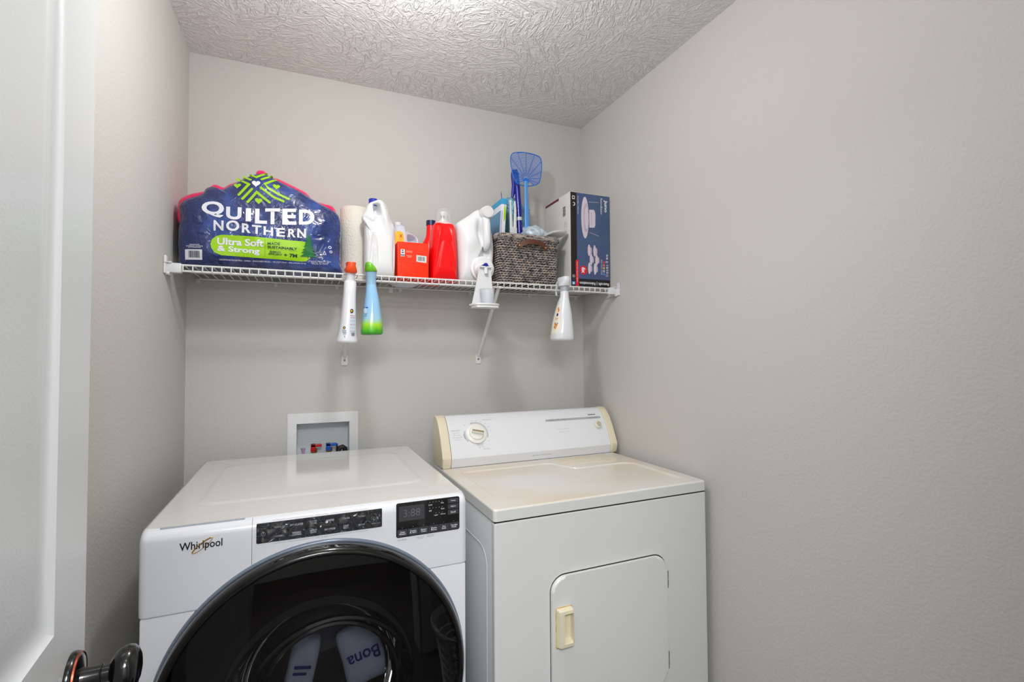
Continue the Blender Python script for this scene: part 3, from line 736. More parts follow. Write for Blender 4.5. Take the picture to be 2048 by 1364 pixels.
kb = to_obj('dial_grip', onface(bm), mat('dial_ivory', (232, 231, 224), .3), kn)
bm = B(-.0215, .0215, -.0034, .0034, .0262, .0276, bev=.0005); bmesh.ops.rotate(bm, verts=bm.verts, matrix=Matrix.Rotation(math.radians(-14), 3, 'Z'))
to_obj('grip_inlay', onface(bm), mat('aged_brass', (150, 132, 100), .4), kn, label='worn brown metallic strip on the grip')
bc = face(.672, .0865); fr.translation = bc
bt = to_obj('start_button', onface(LA([(.0165, 0), (.0165, .006), (.0150, .010), (.0115, .0115), (.0105, .0118), (.0100, .0150), (0, .0155)], seg=40)), mat('button_ivory', (226, 222, 208), .3), dm)
to_obj('button_face', onface(LA([(.0098, .0150), (.0095, .0162), (0, .0165)], seg=32)), mat('button_tan', (186, 174, 146), .4), bt)
clet('Timed Dry', .176, .1390, .038, .0060); clet('Auto Dry', .046, .1010, .034, .0060); clet('Air Dry', .158, .0235, .026, .0060)
clet('Less Dry', .0500, .0930, .024, .0034); clet('Normal Dry', .050, .0840, .030, .0034); clet('Energy Pref', .0500, .0750, .034, .0034); clet('More Dry', .0540, .0660, .026, .0034)
for tx, an, rr in (('70', 98, .0540), ('60', 80, .0540), ('50', 60, .0550), ('40', 42, .0560), ('30', 24, .0580), ('20', 8, .0590), ('30', -70, .0540), ('20', -84, .0535), ('Off', -35, .0540), ('Off', 138, .0540)):
    a = math.radians(an); clet(tx, kxc+rr*math.cos(a)-.003, ks+rr*math.sin(a)-.002, .0060, .0036)
def strip(x0, x1, s0, s1, m):
    bm = bmesh.new(); N = 8
    for k in range(N):
        a, b = x0+(x1-x0)*k/N, x0+(x1-x0)*(k+1)/N
        bm.faces.new([bm.verts.new(face(a, s0, .0005)), bm.verts.new(face(b, s0, .0005)), bm.verts.new(face(b, s1, .0005)), bm.verts.new(face(a, s1, .0005))])
    to_obj('grey_strip', bm, m, dm, smooth=False)
strip(.440, .699, .1160, .1250, mat('strip_grey', (168, 170, 175), .5))
clet('FABRIC CARE  GUIDE', .457, .1184, .074, .0042, mat('dark_grey_ink', (110, 112, 118), .6)); clet('PUSH TO START', .640, .1186, .046, .0040, mat('dark_grey_ink', (110, 112, 118), .6))
clet('KENMORE', .6440, .1330, .036, .0058, M_black_ink, bold=.03)
clet('Cotton Dry - High Heat', .480, .0790, .054, .0032); clet('Easy Care - Low Heat', .488, .0665, .050, .0032)
lettering('Heavy Duty    Electronic Sensor', (.355, -.1140, .9395), (.085, 0, 0), (0, -.0012, .0048), M_grey_ink, dm, lift=.0006)
# door with rolled edge, groove, handle and hinges
to_obj('door_groove', plate(rrect(.1640, .5650, .3280, .7215, .047, 8), -DD+.004, -DD+.0008), M_dark, dm, smooth=False)
dd_ = to_obj('door', plate(rrect(.1655, .5625, .3305, .7185, .045, 8), -DD+.003, -DD-.010, bev=.008, seg=5), M_dryer, dm, angle=60)
for z0 in (.617, .376):
    h = to_obj('hinge', B(.5630, .5665, -DD-.009, -DD+.001, z0, z0+.052, bev=.0006), M_steel, dd_)
    for k in range(2): to_obj('hinge_knuckle', T([(.5668, -DD-.004, z0+.006+.026*k), (.5668, -DD-.004, z0+.020+.026*k)], .0032, seg=10), M_dark, dd_)
def handle():
    bm = bmesh.new(); x0, x1, z0, z1 = .1775, .2255, .5310, .6355; yb, yf = -DD-.0098, -DD-.026
    O = rrect(x0, x1, z0, z1, .004, 3); I1 = rrect(x0+.004, x1-.002, z0+.004, z1-.004, .003, 3); I2 = rrect(x0+.017, x1-.004, z0+.013, z1-.012, .002, 3); I3 = rrect(x0+.020, x1-.0045, z0+.020, z1-.015, .002, 3)
    rings = [[bm.verts.new((a, y_, b)) for a, b in P] for P, y_ in ((O, yb), (O, yb-.004), (I1, yf), (I2, yf-.001), (I3, -DD-.0112))]
    n = len(O)
    for a, b in zip(rings, rings[1:]):
        for k in range(n): bm.faces.new((a[k], a[(k+1) % n], b[(k+1) % n], b[k]))
    bm.faces.new(rings[-1]); return bm
to_obj('door_handle', handle(), mat('handle_almond', (226, 217, 190), .3), dd_, angle=30, label='yellowed recessed pull handle')
to_obj('handle_stain', plate(rrect(.1750, .2268, .5275, .6375, .005, 3), -DD-.0095, -DD-.0108), mat('yellow_stain', (206, 160, 60), .5, vary=(40, (222, 196, 140), .4, .6)), dd_, smooth=False, label='yellow brown glue stain around the handle')
for x in (.05, DWd-.05):
    for yy in (-.56, -.06): to_obj('foot', LA([(0, 0), (.02, 0), (.02, .012), (.01, .014), (.01, .022), (0, .022)], o=(x, yy, 0), seg=16), M_dark, dm)
#SHELFITEMS
# ------------------------------------------------------------------ big pack of toilet paper
ZS = SZ+.0022                                        # top of the shelf wires
def crease(x, z, sx=9, sz=16, seed=0.0):
    v = noise.noise(Vector((x*sx+z*6+seed, seed, z*sz-x*9))); return 1-min(1, abs(v)*5)
def pack_f(x, z):
    v = -.012*math.exp(-((x-.26)/.2)**2-((z-1.73)/.11)**2)
    v += .0055*noise.noise(Vector((x*14, 2.1, z*15)))
    v -= .0045*crease(x, z, 7, 15, 3.1)*max(0, noise.noise(Vector((x*5, 7, z*5)))+.35)
    v -= .0030*crease(x, z, 16, 26, 9.4)*max(0, noise.noise(Vector((x*7, 17, z*7)))+.2)
    return v
pk = thing('toilet_paper_pack', 'large blue plastic wrapped pack of toilet paper rolls at the left end of the shelf', 'toilet paper', (.26, -.14, ZS))
blue = [(.030, ZS+.001), (.018, 1.66), (.017, 1.72), (.021, 1.765), (.019, 1.80), (.035, 1.823), (.078, 1.846), (.090, 1.864), (.110, 1.873), (.135, 1.868), (.160, 1.884), (.205, 1.916), (.240, 1.9335), (.2625, 1.9335), (.290, 1.921), (.330, 1.9045), (.370, 1.888), (.405, 1.868), (.437, 1.8525), (.468, 1.838), (.488, 1.823), (.497, 1.803), (.4995, 1.77), (.498, 1.70), (.499, 1.65), (.506, 1.622), (.498, ZS+.002), (.40, ZS+.0006), (.26, ZS+.001), (.12, ZS+.001)]
M_pack = mat('blue_film', (18, 38, 100), .26, coat=.9, vary=(13, (46, 84, 170), .45, .75), bump=(26, .0065, 2, 1.2))
bw_ = pillow(smooth_loop(blue, 5), (.26, 1.74), -.252, -.035, .045, f=pack_f, rings=34, s0=.62)
tree = BVHTree.FromBMesh(bw_)
def drape_pack(p, lift):
    h = tree.ray_cast(Vector((p.x, -1, p.z)), Vector((0, 1, 0)))
    y_ = h[0].y if h[0] else -.22
    return Vector((p.x-pk.location.x, y_-lift-pk.location.y, p.z-pk.location.z))
def dp(bm, o): return local(bm, o)
to_obj('wrap', dp(bw_, pk), M_pack, pk, angle=80)
M_pink = mat('pink_film', (238, 20, 98), .3, coat=.4, bump=(45, .003))
pink = [(.060, ZS+.05), (.040, 1.72), (.0150, 1.755), (.0135, 1.800), (.021, 1.826), (.050, 1.846), (.078, 1.8555), (.088, 1.862), (.112, 1.8835), (.138, 1.8775), (.158, 1.8915), (.205, 1.915), (.226, 1.925), (.236, 1.9460), (.256, 1.9475), (.272, 1.930), (.300, 1.926), (.356, 1.9035), (.385, 1.890), (.408, 1.868), (.440, 1.8585), (.466, 1.8545), (.480, 1.8400), (.490, 1.80), (.492, 1.70), (.48, ZS+.03), (.26, ZS+.02)]
to_obj('pink_wrap', dp(pillow(smooth_loop(pink, 5), (.26, 1.74), -.222, -.04, .02, f=lambda x, z: .004*noise.noise(Vector((x*22, 1, z*22))), rings=12, s0=.85), pk), M_pink, pk, angle=80, label='bright pink film along the top edge')
DKW = dict(drape=drape_pack, lift=.0010)
def ptxt(s, x0, x1, zl, zr, h, m, bold=0, sub=2, hr=None, **k):
    """a line of print from (x0, zl) to (x1, zr), letters h high (hr at the right)"""
    hr = hr or h; bm_drape = drape_pack
    return lettering(s, (0, 0, 0), (1, 0, 0), (0, 0, 1), m, pk, bold=bold, sub=sub, lift=0, res=4,
                     fn=lambda u, t: drape_pack(Vector((x0+(x1-x0)*u, 0, zl+(zr-zl)*u+t*(h+(hr-h)*u))), .0018), **k)
M_pw = mat('pack_white', (232, 232, 244), .35); M_lime = mat('pack_lime', (158, 212, 18), .35); M_pk_green = mat('pack_ink_green', (16, 60, 40), .5)
# the brand name arches: each letter has its own place and size
for ch, x0, x1, zl, zr, hl, hr in (('Q', 0.0872, 0.148, 1.763, 1.763, 0.05, 0.052), ('U', 0.154, 0.1974, 1.76, 1.759, 0.04, 0.0425), ('I', 0.209, 0.2238, 1.757, 1.7579, 0.0434, 0.0441), ('L', 0.2352, 0.27, 1.7529, 1.7548, 0.0498, 0.051), ('T', 0.264, 0.3073, 1.7531, 1.7574, 0.0533, 0.0539), ('E', 0.3143, 0.3562, 1.7575, 1.7609, 0.0539, 0.0552), ('D', 0.3643, 0.4116, 1.7624, 1.7657, 0.0514, 0.0533)):
    ptxt(ch, x0, x1, zl, zr, hl, M_pw, bold=.035, hr=hr)
for ch, x0, x1, zl, zr, hl, hr in (('N', 0.1201, 0.148, 1.7212, 1.7223, 0.0329, 0.0316), ('O', 0.1551, 0.1911, 1.7221, 1.7242, 0.0325, 0.034), ('R', 0.1985, 0.224, 1.7205, 1.72, 0.03, 0.03), ('T', 0.227, 0.254, 1.719, 1.7185, 0.029, 0.029), ('H', 0.2603, 0.288, 1.718, 1.717, 0.0285, 0.028), ('E', 0.2975, 0.3228, 1.7165, 1.7175, 0.0275, 0.0289), ('R', 0.3322, 0.355, 1.7183, 1.7184, 0.0274, 0.0279), ('N', 0.3594, 0.386, 1.7188, 1.7199, 0.031, 0.0309)):
    ptxt(ch, x0, x1, zl, zr, hl, M_pw, bold=.03, hr=hr)
pill = [(0.1409, 1.7094), (0.196, 1.7106), (0.2637, 1.7098), (0.3195, 1.7082), (0.3768, 1.7076), (0.3920, 1.7050), (0.3974, 1.68), (0.399, 1.6546), (0.3859, 1.6435), (0.3714, 1.6422), (0.3199, 1.6434), (0.2369, 1.6446), (0.1833, 1.6453), (0.1415, 1.6453), (0.1234, 1.6529), (0.1143, 1.6671), (0.1121, 1.6788), (0.1166, 1.6941), (0.128, 1.7055)]
def drape2(p, lift): return drape_pack(Vector((p.x, 0, p.z)), lift)
poly([pill], M_lime, pk, 'lime_label', drape=drape2, lift=.0008, sub=5)
ptxt('Ultra Soft', .1302, .2604, 1.6775, 1.6800, .0225, M_pw, bold=.03)
ptxt('& Strong', .1310, .2490, 1.6530, 1.6520, .0225, M_pw, bold=.03)
ptxt('MADE', .2721, .3083, 1.6874, 1.6890, .0088, M_pk_green, bold=.01)
ptxt('SUSTAINABLY', .2722, .3596, 1.6768, 1.6765, .0085, M_pk_green, bold=.03)
ptxt('ENERGY\nEFFICIENT', .2751, .3150, 1.6560, 1.6555, .0135, M_pk_green, bold=.02)
ptxt('+ 7M', .3200, .3597, 1.6530, 1.6530, .0115, M_pk_green, bold=.04)
ptxt('UNSCENTED BATHROOM TISSUE  •  32 ROLLS  •  244 2-PLY SHEETS PER ROLL  •  1,891.2 SQ FT (175 m²)  •  3.8 IN x 3.9 IN (9.6 x 10.1 cm)', .1360, .3860, 1.6290, 1.6335, .0056, M_pw, bold=.012, sub=1)
ptxt('THROUGH OUR\nPARTNERSHIP, THE ARBOR\nDAY FOUNDATION', .0447, .0920, 1.6645, 1.6640, .0120, M_pw, bold=.01, sub=1)
poly([rect(.2645, .2650, 1.650, 1.706), rect(.2715, .3600, 1.6735, 1.6739)], M_pk_green, pk, 'label_rules', drape=drape2, lift=.0012, sub=2)
ptxt('Please recycle film\nStore drop-off\nMade in USA', .3950, .4650, 1.6345, 1.6370, .0125, M_pw, bold=.0, sub=1)
poly([rect(.0415, .0895, 1.6290, 1.6600)], M_pw, pk, 'barcode_label', drape=drape2, lift=.0009, sub=3)
bars = []; x = .052; random.seed(3)
while x < .083:
    w_ = random.choice((.0005, .0009, .0014)); bars.append(rect(x, x+w_, 1.6350, 1.6560)); x += w_+random.choice((.0006, .0011))
o = poly(bars, mat('barcode_ink', (30, 34, 70), .5), pk, 'barcode', drape=drape2, lift=.0013, sub=2); o['kind'] = 'stuff'
# lime chevron emblem with a white heart in its middle
for l in ([(0.1788, 1.904), (0.2153, 1.8827), (0.1874, 1.8438)], [(0.1988, 1.9128), (0.2192, 1.9002)], [(0.2176, 1.9216), (0.2354, 1.9117), (0.2642, 1.932)], [(0.252, 1.9046), (0.2795, 1.9250)],
          [(0.2937, 1.9150), (0.2618, 1.8887), (0.2716, 1.8759), (0.300, 1.8605), (0.3325, 1.8472)], [(0.2508, 1.8733), (0.2872, 1.8481), (0.3169, 1.8374)], [(0.1982, 1.8313), (0.2249, 1.8665)], [(0.2131, 1.8223), (0.2386, 1.8573), (0.2761, 1.8287)]):
    poly(stroke(l, .0037)+[circ(a, b, .0037, n=12) for a, b in l], M_lime, pk, 'emblem_bar', drape=drape2, lift=.0010, sub=2)
for a, b in ((.1817, 1.8768), (.2953, 1.8860), (.2443, 1.8300)): poly([heart(a, b, .0115)], M_lime, pk, 'emblem_heart', drape=drape2, lift=.0011, sub=2)
poly([heart(.2362, 1.8870, .0135)], M_pw, pk, 'emblem_heart', drape=drape2, lift=.0012, sub=2)
# fir tree
tr = []; M_fir = mat('fir_green', (14, 110, 52), .5)
for k in range(7):
    zt = 1.7335-k*.0103; hw = .0045+k*.0033; xc = .3942
    tr.append([(xc-hw, zt-.0155+.002*(k % 2)), (xc-hw*.4, zt-.0105), (xc, zt), (xc+hw*.4, zt-.0105), (xc+hw, zt-.0145), (xc+hw*.25, zt-.0125), (xc, zt-.016), (xc-hw*.3, zt-.0125)])
L_s, R_s = [], []
for k in range(7):
    zt = 1.7330-k*.0104; hw = .0060+k*.0033
    L_s += [(.3942-hw, zt-.0125+.0015*(k % 2)), (.3942-hw*.45, zt-.0105)]; R_s += [(.3942+hw, zt-.0115-.0015*(k % 2)), (.3942+hw*.45, zt-.0105)]
outline = [(.3942, 1.7350)]+L_s[:-1]+[(.3942, 1.6585)]+R_s[:-1][::-1]
bmq = []                                                 # horizontal slices keep the drape clean
for (a, b), (c, d), (e, f), (g, h) in zip(L_s, L_s[1:], R_s, R_s[1:]): bmq.append([(a, b), (c, d), (g, h), (e, f)])
bmq.append([(.3942, 1.7350), L_s[0], R_s[0]])
poly(bmq, M_fir, pk, 'fir_tree', drape=drape2, lift=.0030, sub=2)
poly([rect(.3918, .3942, 1.6530, 1.6600)], mat('trunk_brown', (110, 60, 40), .6), pk, 'fir_trunk', drape=drape2, lift=.0012)
for cx_, cz_, r in ((.4613, 1.6972, .0052), (.4644, 1.6820, .0046)):
    poly([circ(cx_, cz_, r, n=18)], M_pw, pk, 'seal', drape=drape2, lift=.0010, sub=1); poly([circ(cx_, cz_, r*.6, n=14)], mat('seal_blue', (40, 66, 140), .4), pk, 'seal', drape=drape2, lift=.0013, sub=1)
poly([[(.4380, 1.6700), (.4500, 1.6700), (.4440, 1.6840)]], M_pw, pk, 'seal', drape=drape2, lift=.0010, sub=1); poly([[(.4402, 1.6713), (.4478, 1.6713), (.4440, 1.6805)]], mat('seal_blue', (40, 66, 140), .4), pk, 'seal', drape=drape2, lift=.0013, sub=1)
# ------------------------------------------------------------------ paper towel roll
def rel(bm, o):
    return local(bm, o)
pt = thing('paper_towel_roll', 'white paper towel roll standing right of the toilet paper pack', 'paper towel', (.5560, -.098, ZS))
r_, h_ = .0535, .272
to_obj('paper', LA([(.021, h_-.001), (.045, h_), (r_-.0035, h_-.0005), (r_, h_-.0035), (r_+.0003, h_*.5), (r_, .002), (r_-.003, 0), (.021, 0)], seg=72, closed=True), mat('embossed_paper', (226, 222, 212), .8, bump=(160, .0022, 1)), pt, angle=50)
to_obj('cardboard_core', LA([(.0195, .001), (.0208, .001), (.0208, h_-.002), (.0195, h_-.002)], seg=32, closed=True), mat('cardboard', (176, 148, 112), .8), pt)
# ------------------------------------------------------------------ brown bottle glimpsed in the gap
bb = thing('cleaner_bottle', 'brown bottle with red band and black cap, glimpsed behind the paper towel and white jug', 'bottle', (.624, -.034, ZS))
to_obj('body', bottle([(0, 0, 0, .023, .023, 2.2), (.003, 0, 0, .0255, .0255, 2.2), (.125, 0, 0, .0255, .0255, 2.2), (.150, 0, 0, .014, .014, 2), (.165, 0, 0, .012, .012, 2)], 24), mat('amber_brown', (128, 86, 44), .3), bb)
to_obj('band', bottle([(.112, 0, 0, .0262, .0262, 2.2), (.126, 0, 0, .0262, .0262, 2.2)], 24), mat('label_red', (200, 24, 50), .4), bb)
to_obj('cap', bottle([(.163, 0, 0, .018, .018, 2), (.215, 0, 0, .017, .017, 2)], 24), mat('cap_black', (24, 24, 30), .4), bb)
# ------------------------------------------------------------------ white jug with blue cap
M_hdpe = mat('milky_plastic', (232, 233, 236), .30, coat=.15)
jg = thing('bleach_jug', 'white plastic jug with moulded handle and blue cap left of the orange box', 'jug', (.631, -.15, ZS))
def seg_d(x, z, a, b):
    ax, az = a; bx, bz = b; t = max(0, min(1, ((x-ax)*(bx-ax)+(z-az)*(bz-az))/((bx-ax)**2+(bz-az)**2))); return math.hypot(x-ax-t*(bx-ax), z-az-t*(bz-az))
def jf(x, z):
    v = 0
    def dent(xc, zc, wx, wz, d, sl=0): return d*math.exp(-(((x-xc-(z-zc)*sl)/wx)**2)-(((z-zc)/wz)**4))
    v += dent(.603, 1.700, .0065, .060, .010, .09); v += dent(.6175, 1.685, .0045, .050, .006, .0)
    v += dent(.6790, 1.690, .004, .055, .006, 0)
    v += .050*math.exp(-(((x-.6185+(z-1.86)*.10)/.0100)**4)-(((z-1.856)/.0200)**4))     # finger opening
    pl = [(.573, 1.822), (.588, 1.813), (.603, 1.803), (.612, 1.806), (.622, 1.822), (.629, 1.838)]
    d = min(seg_d(x, z, a, b) for a, b in zip(pl, pl[1:])); v += .0045*math.exp(-(d/.0065)**2)
    v -= .010*math.exp(-((x-.645+(z-1.84)*.25)/.013)**2)*max(0, min(1, (z-1.76)/.06))     # swell of the handle
    v += .006*max(0, (1.812-z)/.05)*math.exp(-((x-.592)/.012)**2) if 1.77 < z < 1.812 else 0
    return v
jl = [(.590, 1.6120), (.640, 1.6090), (.678, 1.6110), (.6850, 1.625), (.6870, 1.70), (.6865, 1.775), (.6840, 1.800), (.6720, 1.823), (.6650, 1.845), (.6590, 1.865), (.6500, 1.882), (.6400, 1.8920), (.6300, 1.8940), (.6200, 1.8915), (.6100, 1.8860), (.5980, 1.8800), (.5880, 1.868), (.5780, 1.845), (.5700, 1.828), (.5715, 1.812), (.5785, 1.798), (.5785, 1.70), (.5800, 1.64)]
to_obj('body', rel(pillow(smooth_loop(jl, 5), (.632, 1.72), -.232, -.160, .030, f=jf, rings=90, s0=.50), jg), M_hdpe, jg, angle=80)
to_obj('cap', rel(LA([(0, 1.8985), (.0150, 1.8980), (.0165, 1.896), (.0165, 1.872), (0, 1.872)], axis='z', o=(.6110, -.188, 0), seg=32), jg), mat('cap_blue', (24, 44, 168), .3), jg)
# ------------------------------------------------------------------ pale jug with yellow label at the back
vj = thing('cleaning_vinegar_jug', 'pale jug with arched handle and yellow label behind the orange box', 'jug', (.74, -.07, ZS))
vl = [(.692, ZS), (.800, ZS), (.803, 1.70), (.8010, 1.765), (.7935, 1.790), (.775, 1.805), (.752, 1.816), (.742, 1.828), (.7355, 1.838), (.7100, 1.838), (.7000, 1.824), (.6920, 1.80), (.690, 1.70)]
def vf(x, z): return .045*math.exp(-((x-.768)/.016)**4-((z-1.783)/.013)**4)
to_obj('body', rel(pillow(smooth_loop(vl, 4), (.745, 1.72), -.118, -.022, .028, f=vf, rings=34, s0=.6), vj), mat('milky_blue_plastic', (212, 218, 230), .3, coat=.1), vj, angle=80)
to_obj('cap', rel(LA([(0, 1.8530), (.0145, 1.8525), (.0155, 1.851), (.0155, 1.836), (0, 1.836)], axis='z', o=(.7195, -.07, 0), seg=28), vj), M_plastic, vj)
to_obj('label', rel(plate(smooth_loop([(.698, 1.742), (.728, 1.742), (.733, 1.76), (.734, 1.785), (.729, 1.803), (.715, 1.808), (.700, 1.800), (.696, 1.77)], 3), -.10, -.1195), vj), mat('label_yellow', (250, 200, 30), .4), vj, smooth=False)
lettering('X', (.7170-.74, -.1200+.07, 1.7830-ZS), (.012, 0, 0), (0, 0, .012), mat('label_red', (200, 24, 50), .4), vj, bold=.03)
# ------------------------------------------------------------------ orange box
ob = thing('orange_box', 'small orange red carton with white barcode label at the front of the shelf', 'box', (.7505, -.170, ZS))
M_or = mat('orange_card', (255, 52, 10), .5, spec=.3); bx0, bx1, bz1 = -.0570, .0570, .1360
to_obj('carton', B(bx0, bx1, -.050, .050, .0005, bz1, bev=.0012), M_or, ob)
to_obj('flap', plate([(bx0+.004, bz1-.0005), (bx0+.004, .064), (bx0+.007, .0615), (bx1-.002, .0555), (bx1-.001, bz1-.0005)], -.0495, -.0508, bev=.0002), M_or, ob, smooth=False)
lb = to_obj('barcode_label', plate([(.0115, .0655), (.0485, .0630), (.0490, .0880), (.0115, .0900)], -.0505, -.0512), M_plastic, ob, smooth=False)
bars = []; x = .0165; random.seed(5)
while x < .044:
    w_ = random.choice((.0006, .0012, .0018)); bars.append(rect(x, x+w_, .0690, .0850)); x += w_+random.choice((.0007, .0013))
o = poly(bars, mat('barcode_grey', (90, 100, 100), .5), lb, 'barcode', y=-.0513, lift=.0002); o['kind'] = 'stuff'
to_obj('logo_panel', plate(rect(-.0460, -.0315, .0820, .1080), -.0505, -.0511), M_plastic, ob, smooth=False)
M_navy = mat('navy_ink', (20, 30, 100), .5)
poly([rect(-.0460, -.0320, .0850, .0882)], M_navy, ob, 'logo_bar', y=-.0512)
for z0, w0 in ((.1030, .0065), (.0950, .0080)):
    poly([circ(-.0390, z0+.001, w0/2, .0022, n=12)], M_navy, ob, 'logo_mark', y=-.0512)
M_peach = mat('pale_ink', (250, 200, 170), .5)
lettering('1-800-555-0100', (-.0270, -.0508, .0985), (.0235, 0, 0), (0, 0, .0045), M_peach, ob, bold=.03) if False else None
lettering('Questions?\nComments?', (-.0270, -.0508, .0975), (.0235, 0, 0), (0, 0, .0075), M_peach, ob, bold=.01)
lettering('Recyclable\nCarton', (-.0240, -.0508, .0790), (.0190, 0, 0), (0, 0, .0085), M_peach, ob, bold=.01)
# ------------------------------------------------------------------ red bottles
M_red = mat('red_plastic', (250, 6, 12), .30, spec=.4)
rb = thing('detergent_bottle', 'red bottle with clear dome cap over a white pump, front of the shelf', 'bottle', (.8725, -.185, ZS), group='red bottles')
def rf(x, z):
    v = 0; u = (x-.8725)
    a = (z-1.64)/.16
    for s in (-1, 1):
        v -= .0035*math.exp(-((u-s*(.040-.018*a*a))/.004)**2)*(1 if z > 1.66 else 0)
    v += .0030*math.exp(-((abs(u)-.017-.02*(1.76-z)/.1)/.006)**2)*(1 if z < 1.76 else 0)
    return v
rl = [(.8225, ZS+.004), (.830, ZS), (.912, ZS), (.9195, ZS+.006), (.9195, 1.70), (.9180, 1.750), (.9155, 1.790), (.9120, 1.812), (.9060, 1.8270), (.8960, 1.8320), (.8700, 1.8330), (.8460, 1.8320), (.8350, 1.8280), (.8285, 1.812), (.8250, 1.785), (.8225, 1.740), (.8210, 1.66)]
to_obj('body', rel(pillow(smooth_loop(rl, 4), (.8725, 1.71), -.236, -.14, .030, f=rf, rings=30, s0=.45), rb), M_red, rb, angle=80)
to_obj('collar', rel(bottle([(1.826, .874, -.188, .0355, .030, 2.1), (1.8325, .874, -.188, .0355, .030, 2.1), (1.836, .874, -.188, .033, .028, 2.1)], 40), rb), mat('pale_pink_rim', (240, 200, 205), .3), rb)
bm = bottle([(1.834, .874, -.188, .020, .020, 2), (1.846, .874, -.188, .0195, .0195, 2), (1.850, .874, -.188, .012, .012, 2), (1.862, .874, -.188, .012, .012, 2), (1.870, .874, -.188, .017, .014, 2.4), (1.878, .874, -.188, .016, .013, 2.4), (1.880, .874, -.188, .010, .009, 2)], 28)
box(bm, .858, .872, -.212, -.186, 1.858, 1.870, bev=.003)
to_obj('pump', rel(bm, rb), M_plastic, rb)
to_obj('dome_cap', rel(bottle([(1.836, .874, -.188, .0330, .0290, 2.1), (1.870, .874, -.188, .0310, .0270, 2.1), (1.886, .874, -.188, .0275, .0240, 2.1), (1.892, .874, -.188, .0180, .0160, 2)], 40), rb), mat('clear_cap', (222, 222, 226), .12, alpha=.24), rb)
rb2 = thing('detergent_bottle', 'red long necked bottle with navy cap behind the orange box, left red bottle', 'bottle', (.8480, -.095, ZS), group='red bottles')
to_obj('body', rel(bottle([(ZS, .848, -.095, .036, .030, 3), (ZS+.004, .848, -.095, .039, .033, 3), (1.750, .848, -.095, .039, .033, 3), (1.775, .848, -.095, .035, .030, 2.6), (1.795, .8475, -.095, .024, .022, 2.2), (1.812, .847, -.095, .0195, .0195, 2), (1.850, .8465, -.095, .0175, .0175, 2)], 40), rb2), M_red, rb2)
to_obj('cap', rel(bottle([(1.846, .8465, -.095, .0195, .0195, 2), (1.8655, .8465, -.095, .0190, .0190, 2)], 28), rb2), mat('cap_navy', (26, 28, 84), .35), rb2)
# ------------------------------------------------------------------ big white detergent jug with tap
dj = thing('laundry_detergent_jug', 'large white laundry detergent jug lying with its tap towards the room', 'jug', (.995, -.15, ZS))
dl = [(.938, 1.6110), (1.000, ZS), (1.043, 1.6105), (1.0555, 1.625), (1.0640, 1.672), (1.0690, 1.735), (1.0685, 1.765), (1.0645, 1.800), (1.0570, 1.832), (1.0500, 1.865), (1.0400, 1.888), (1.0200, 1.896), (1.0000, 1.896), (.9700, 1.873), (.9400, 1.852), (.9240, 1.840), (.9180, 1.828), (.9200, 1.79), (.9250, 1.70), (.9280, 1.64)]
def df(x, z):
    def g(xc, zc, wx, wz, d, sl=0): return d*math.exp(-(((x-xc-(z-zc)*sl)/wx)**2)-(((z-zc)/wz)**2))
    v = g(1.008, 1.805, .012, .042, .030, -.1)+g(1.050, 1.805, .010, .048, .022, -.1)
    v -= g(.975, 1.770, .030, .040, .010)
    # angular hollow below the grip, above the tap
    v += .026*max(0, 1-abs(x-1.028)/(.014+.55*max(0, 1.742-z)))*(1 if z < 1.742 else math.exp(-((z-1.742)/.006)**2))*max(0, min(1, (z-1.692)/.012))
    return v
to_obj('body', rel(pillow(smooth_loop(dl, 4), (1.0, 1.745), -.236, -.040, .034, f=df, rings=42, s0=.55), dj), M_hdpe, dj, angle=80)
to_obj('grip', rel(T([(1.026, -.215, 1.880), (1.027, -.236, 1.864), (1.0285, -.245, 1.835), (1.029, -.247, 1.80), (1.030, -.246, 1.765), (1.030, -.238, 1.748), (1.030, -.222, 1.742)], [.014, .0155, .0150, .0145, .0150, .0145, .011], seg=18), dj), M_hdpe, dj, angle=80)
to_obj('filler_cap', rel(LA([(0, -.262), (.0215, -.2615), (.0235, -.259), (.0245, -.240), (.026, -.236), (.026, -.20), (0, -.20)], axis='y', o=(1.030, 0, 1.879), seg=40), dj), M_plastic, dj)
tp = to_obj('tap_collar', rel(LA([(.0475, -.238), (.047, -.243), (.043, -.2455), (.0385, -.246), (.0385, -.252), (.0360, -.258), (.024, -.260), (0, -.260), ], axis='y', o=(1.0120, 0, 1.6610), seg=56), dj), M_hdpe, dj)
to_obj('tap_barrel', rel(LA([(.026, -.254), (.0255, -.290), (.0235, -.300), (.0225, -.300), (.0225, -.292), (.0165, -.292), (.0165, -.297), (0, -.297)], axis='y', o=(1.0030, 0, 1.6450), seg=40), dj), M_plastic, tp)
bm = T([(1.0040, -.304, 1.6520), (1.0040, -.306, 1.6300)], .0072, seg=16); box(bm, .980, 1.028, -.308, -.300, 1.6530, 1.6590, bev=.002)
to_obj('spout', rel(bm, dj), M_plastic, tp)
to_obj('press_button', rel(LA([(.0085, -.298), (.0085, -.305), (.006, -.308), (0, -.3085)], axis='y', o=(1.0040, 0, 1.6630), seg=24), dj), mat('button_blue', (24, 40, 150), .3), tp, label='blue press button on the tap')
bm = bmesh.new()
back = [(.9800, 1.6560, -.292), (1.0250, 1.6560, -.292), (1.0285, 1.6000, -.295), (1.0400, 1.5030, -.298), (.9460, 1.5000, -.298), (.9590, 1.5550, -.296), (.9740, 1.6200, -.293)]
v1 = [bm.verts.new((a, c, b)) for a, b, c in back]; v2 = [bm.verts.new((a, c-.006, b)) for a, b, c in back]; n = len(back)
for k in range(n): bm.faces.new((v1[k], v1[(k+1) % n], v2[(k+1) % n], v2[k]))
bm.faces.new(v1[::-1]); bm.faces.new(v2)
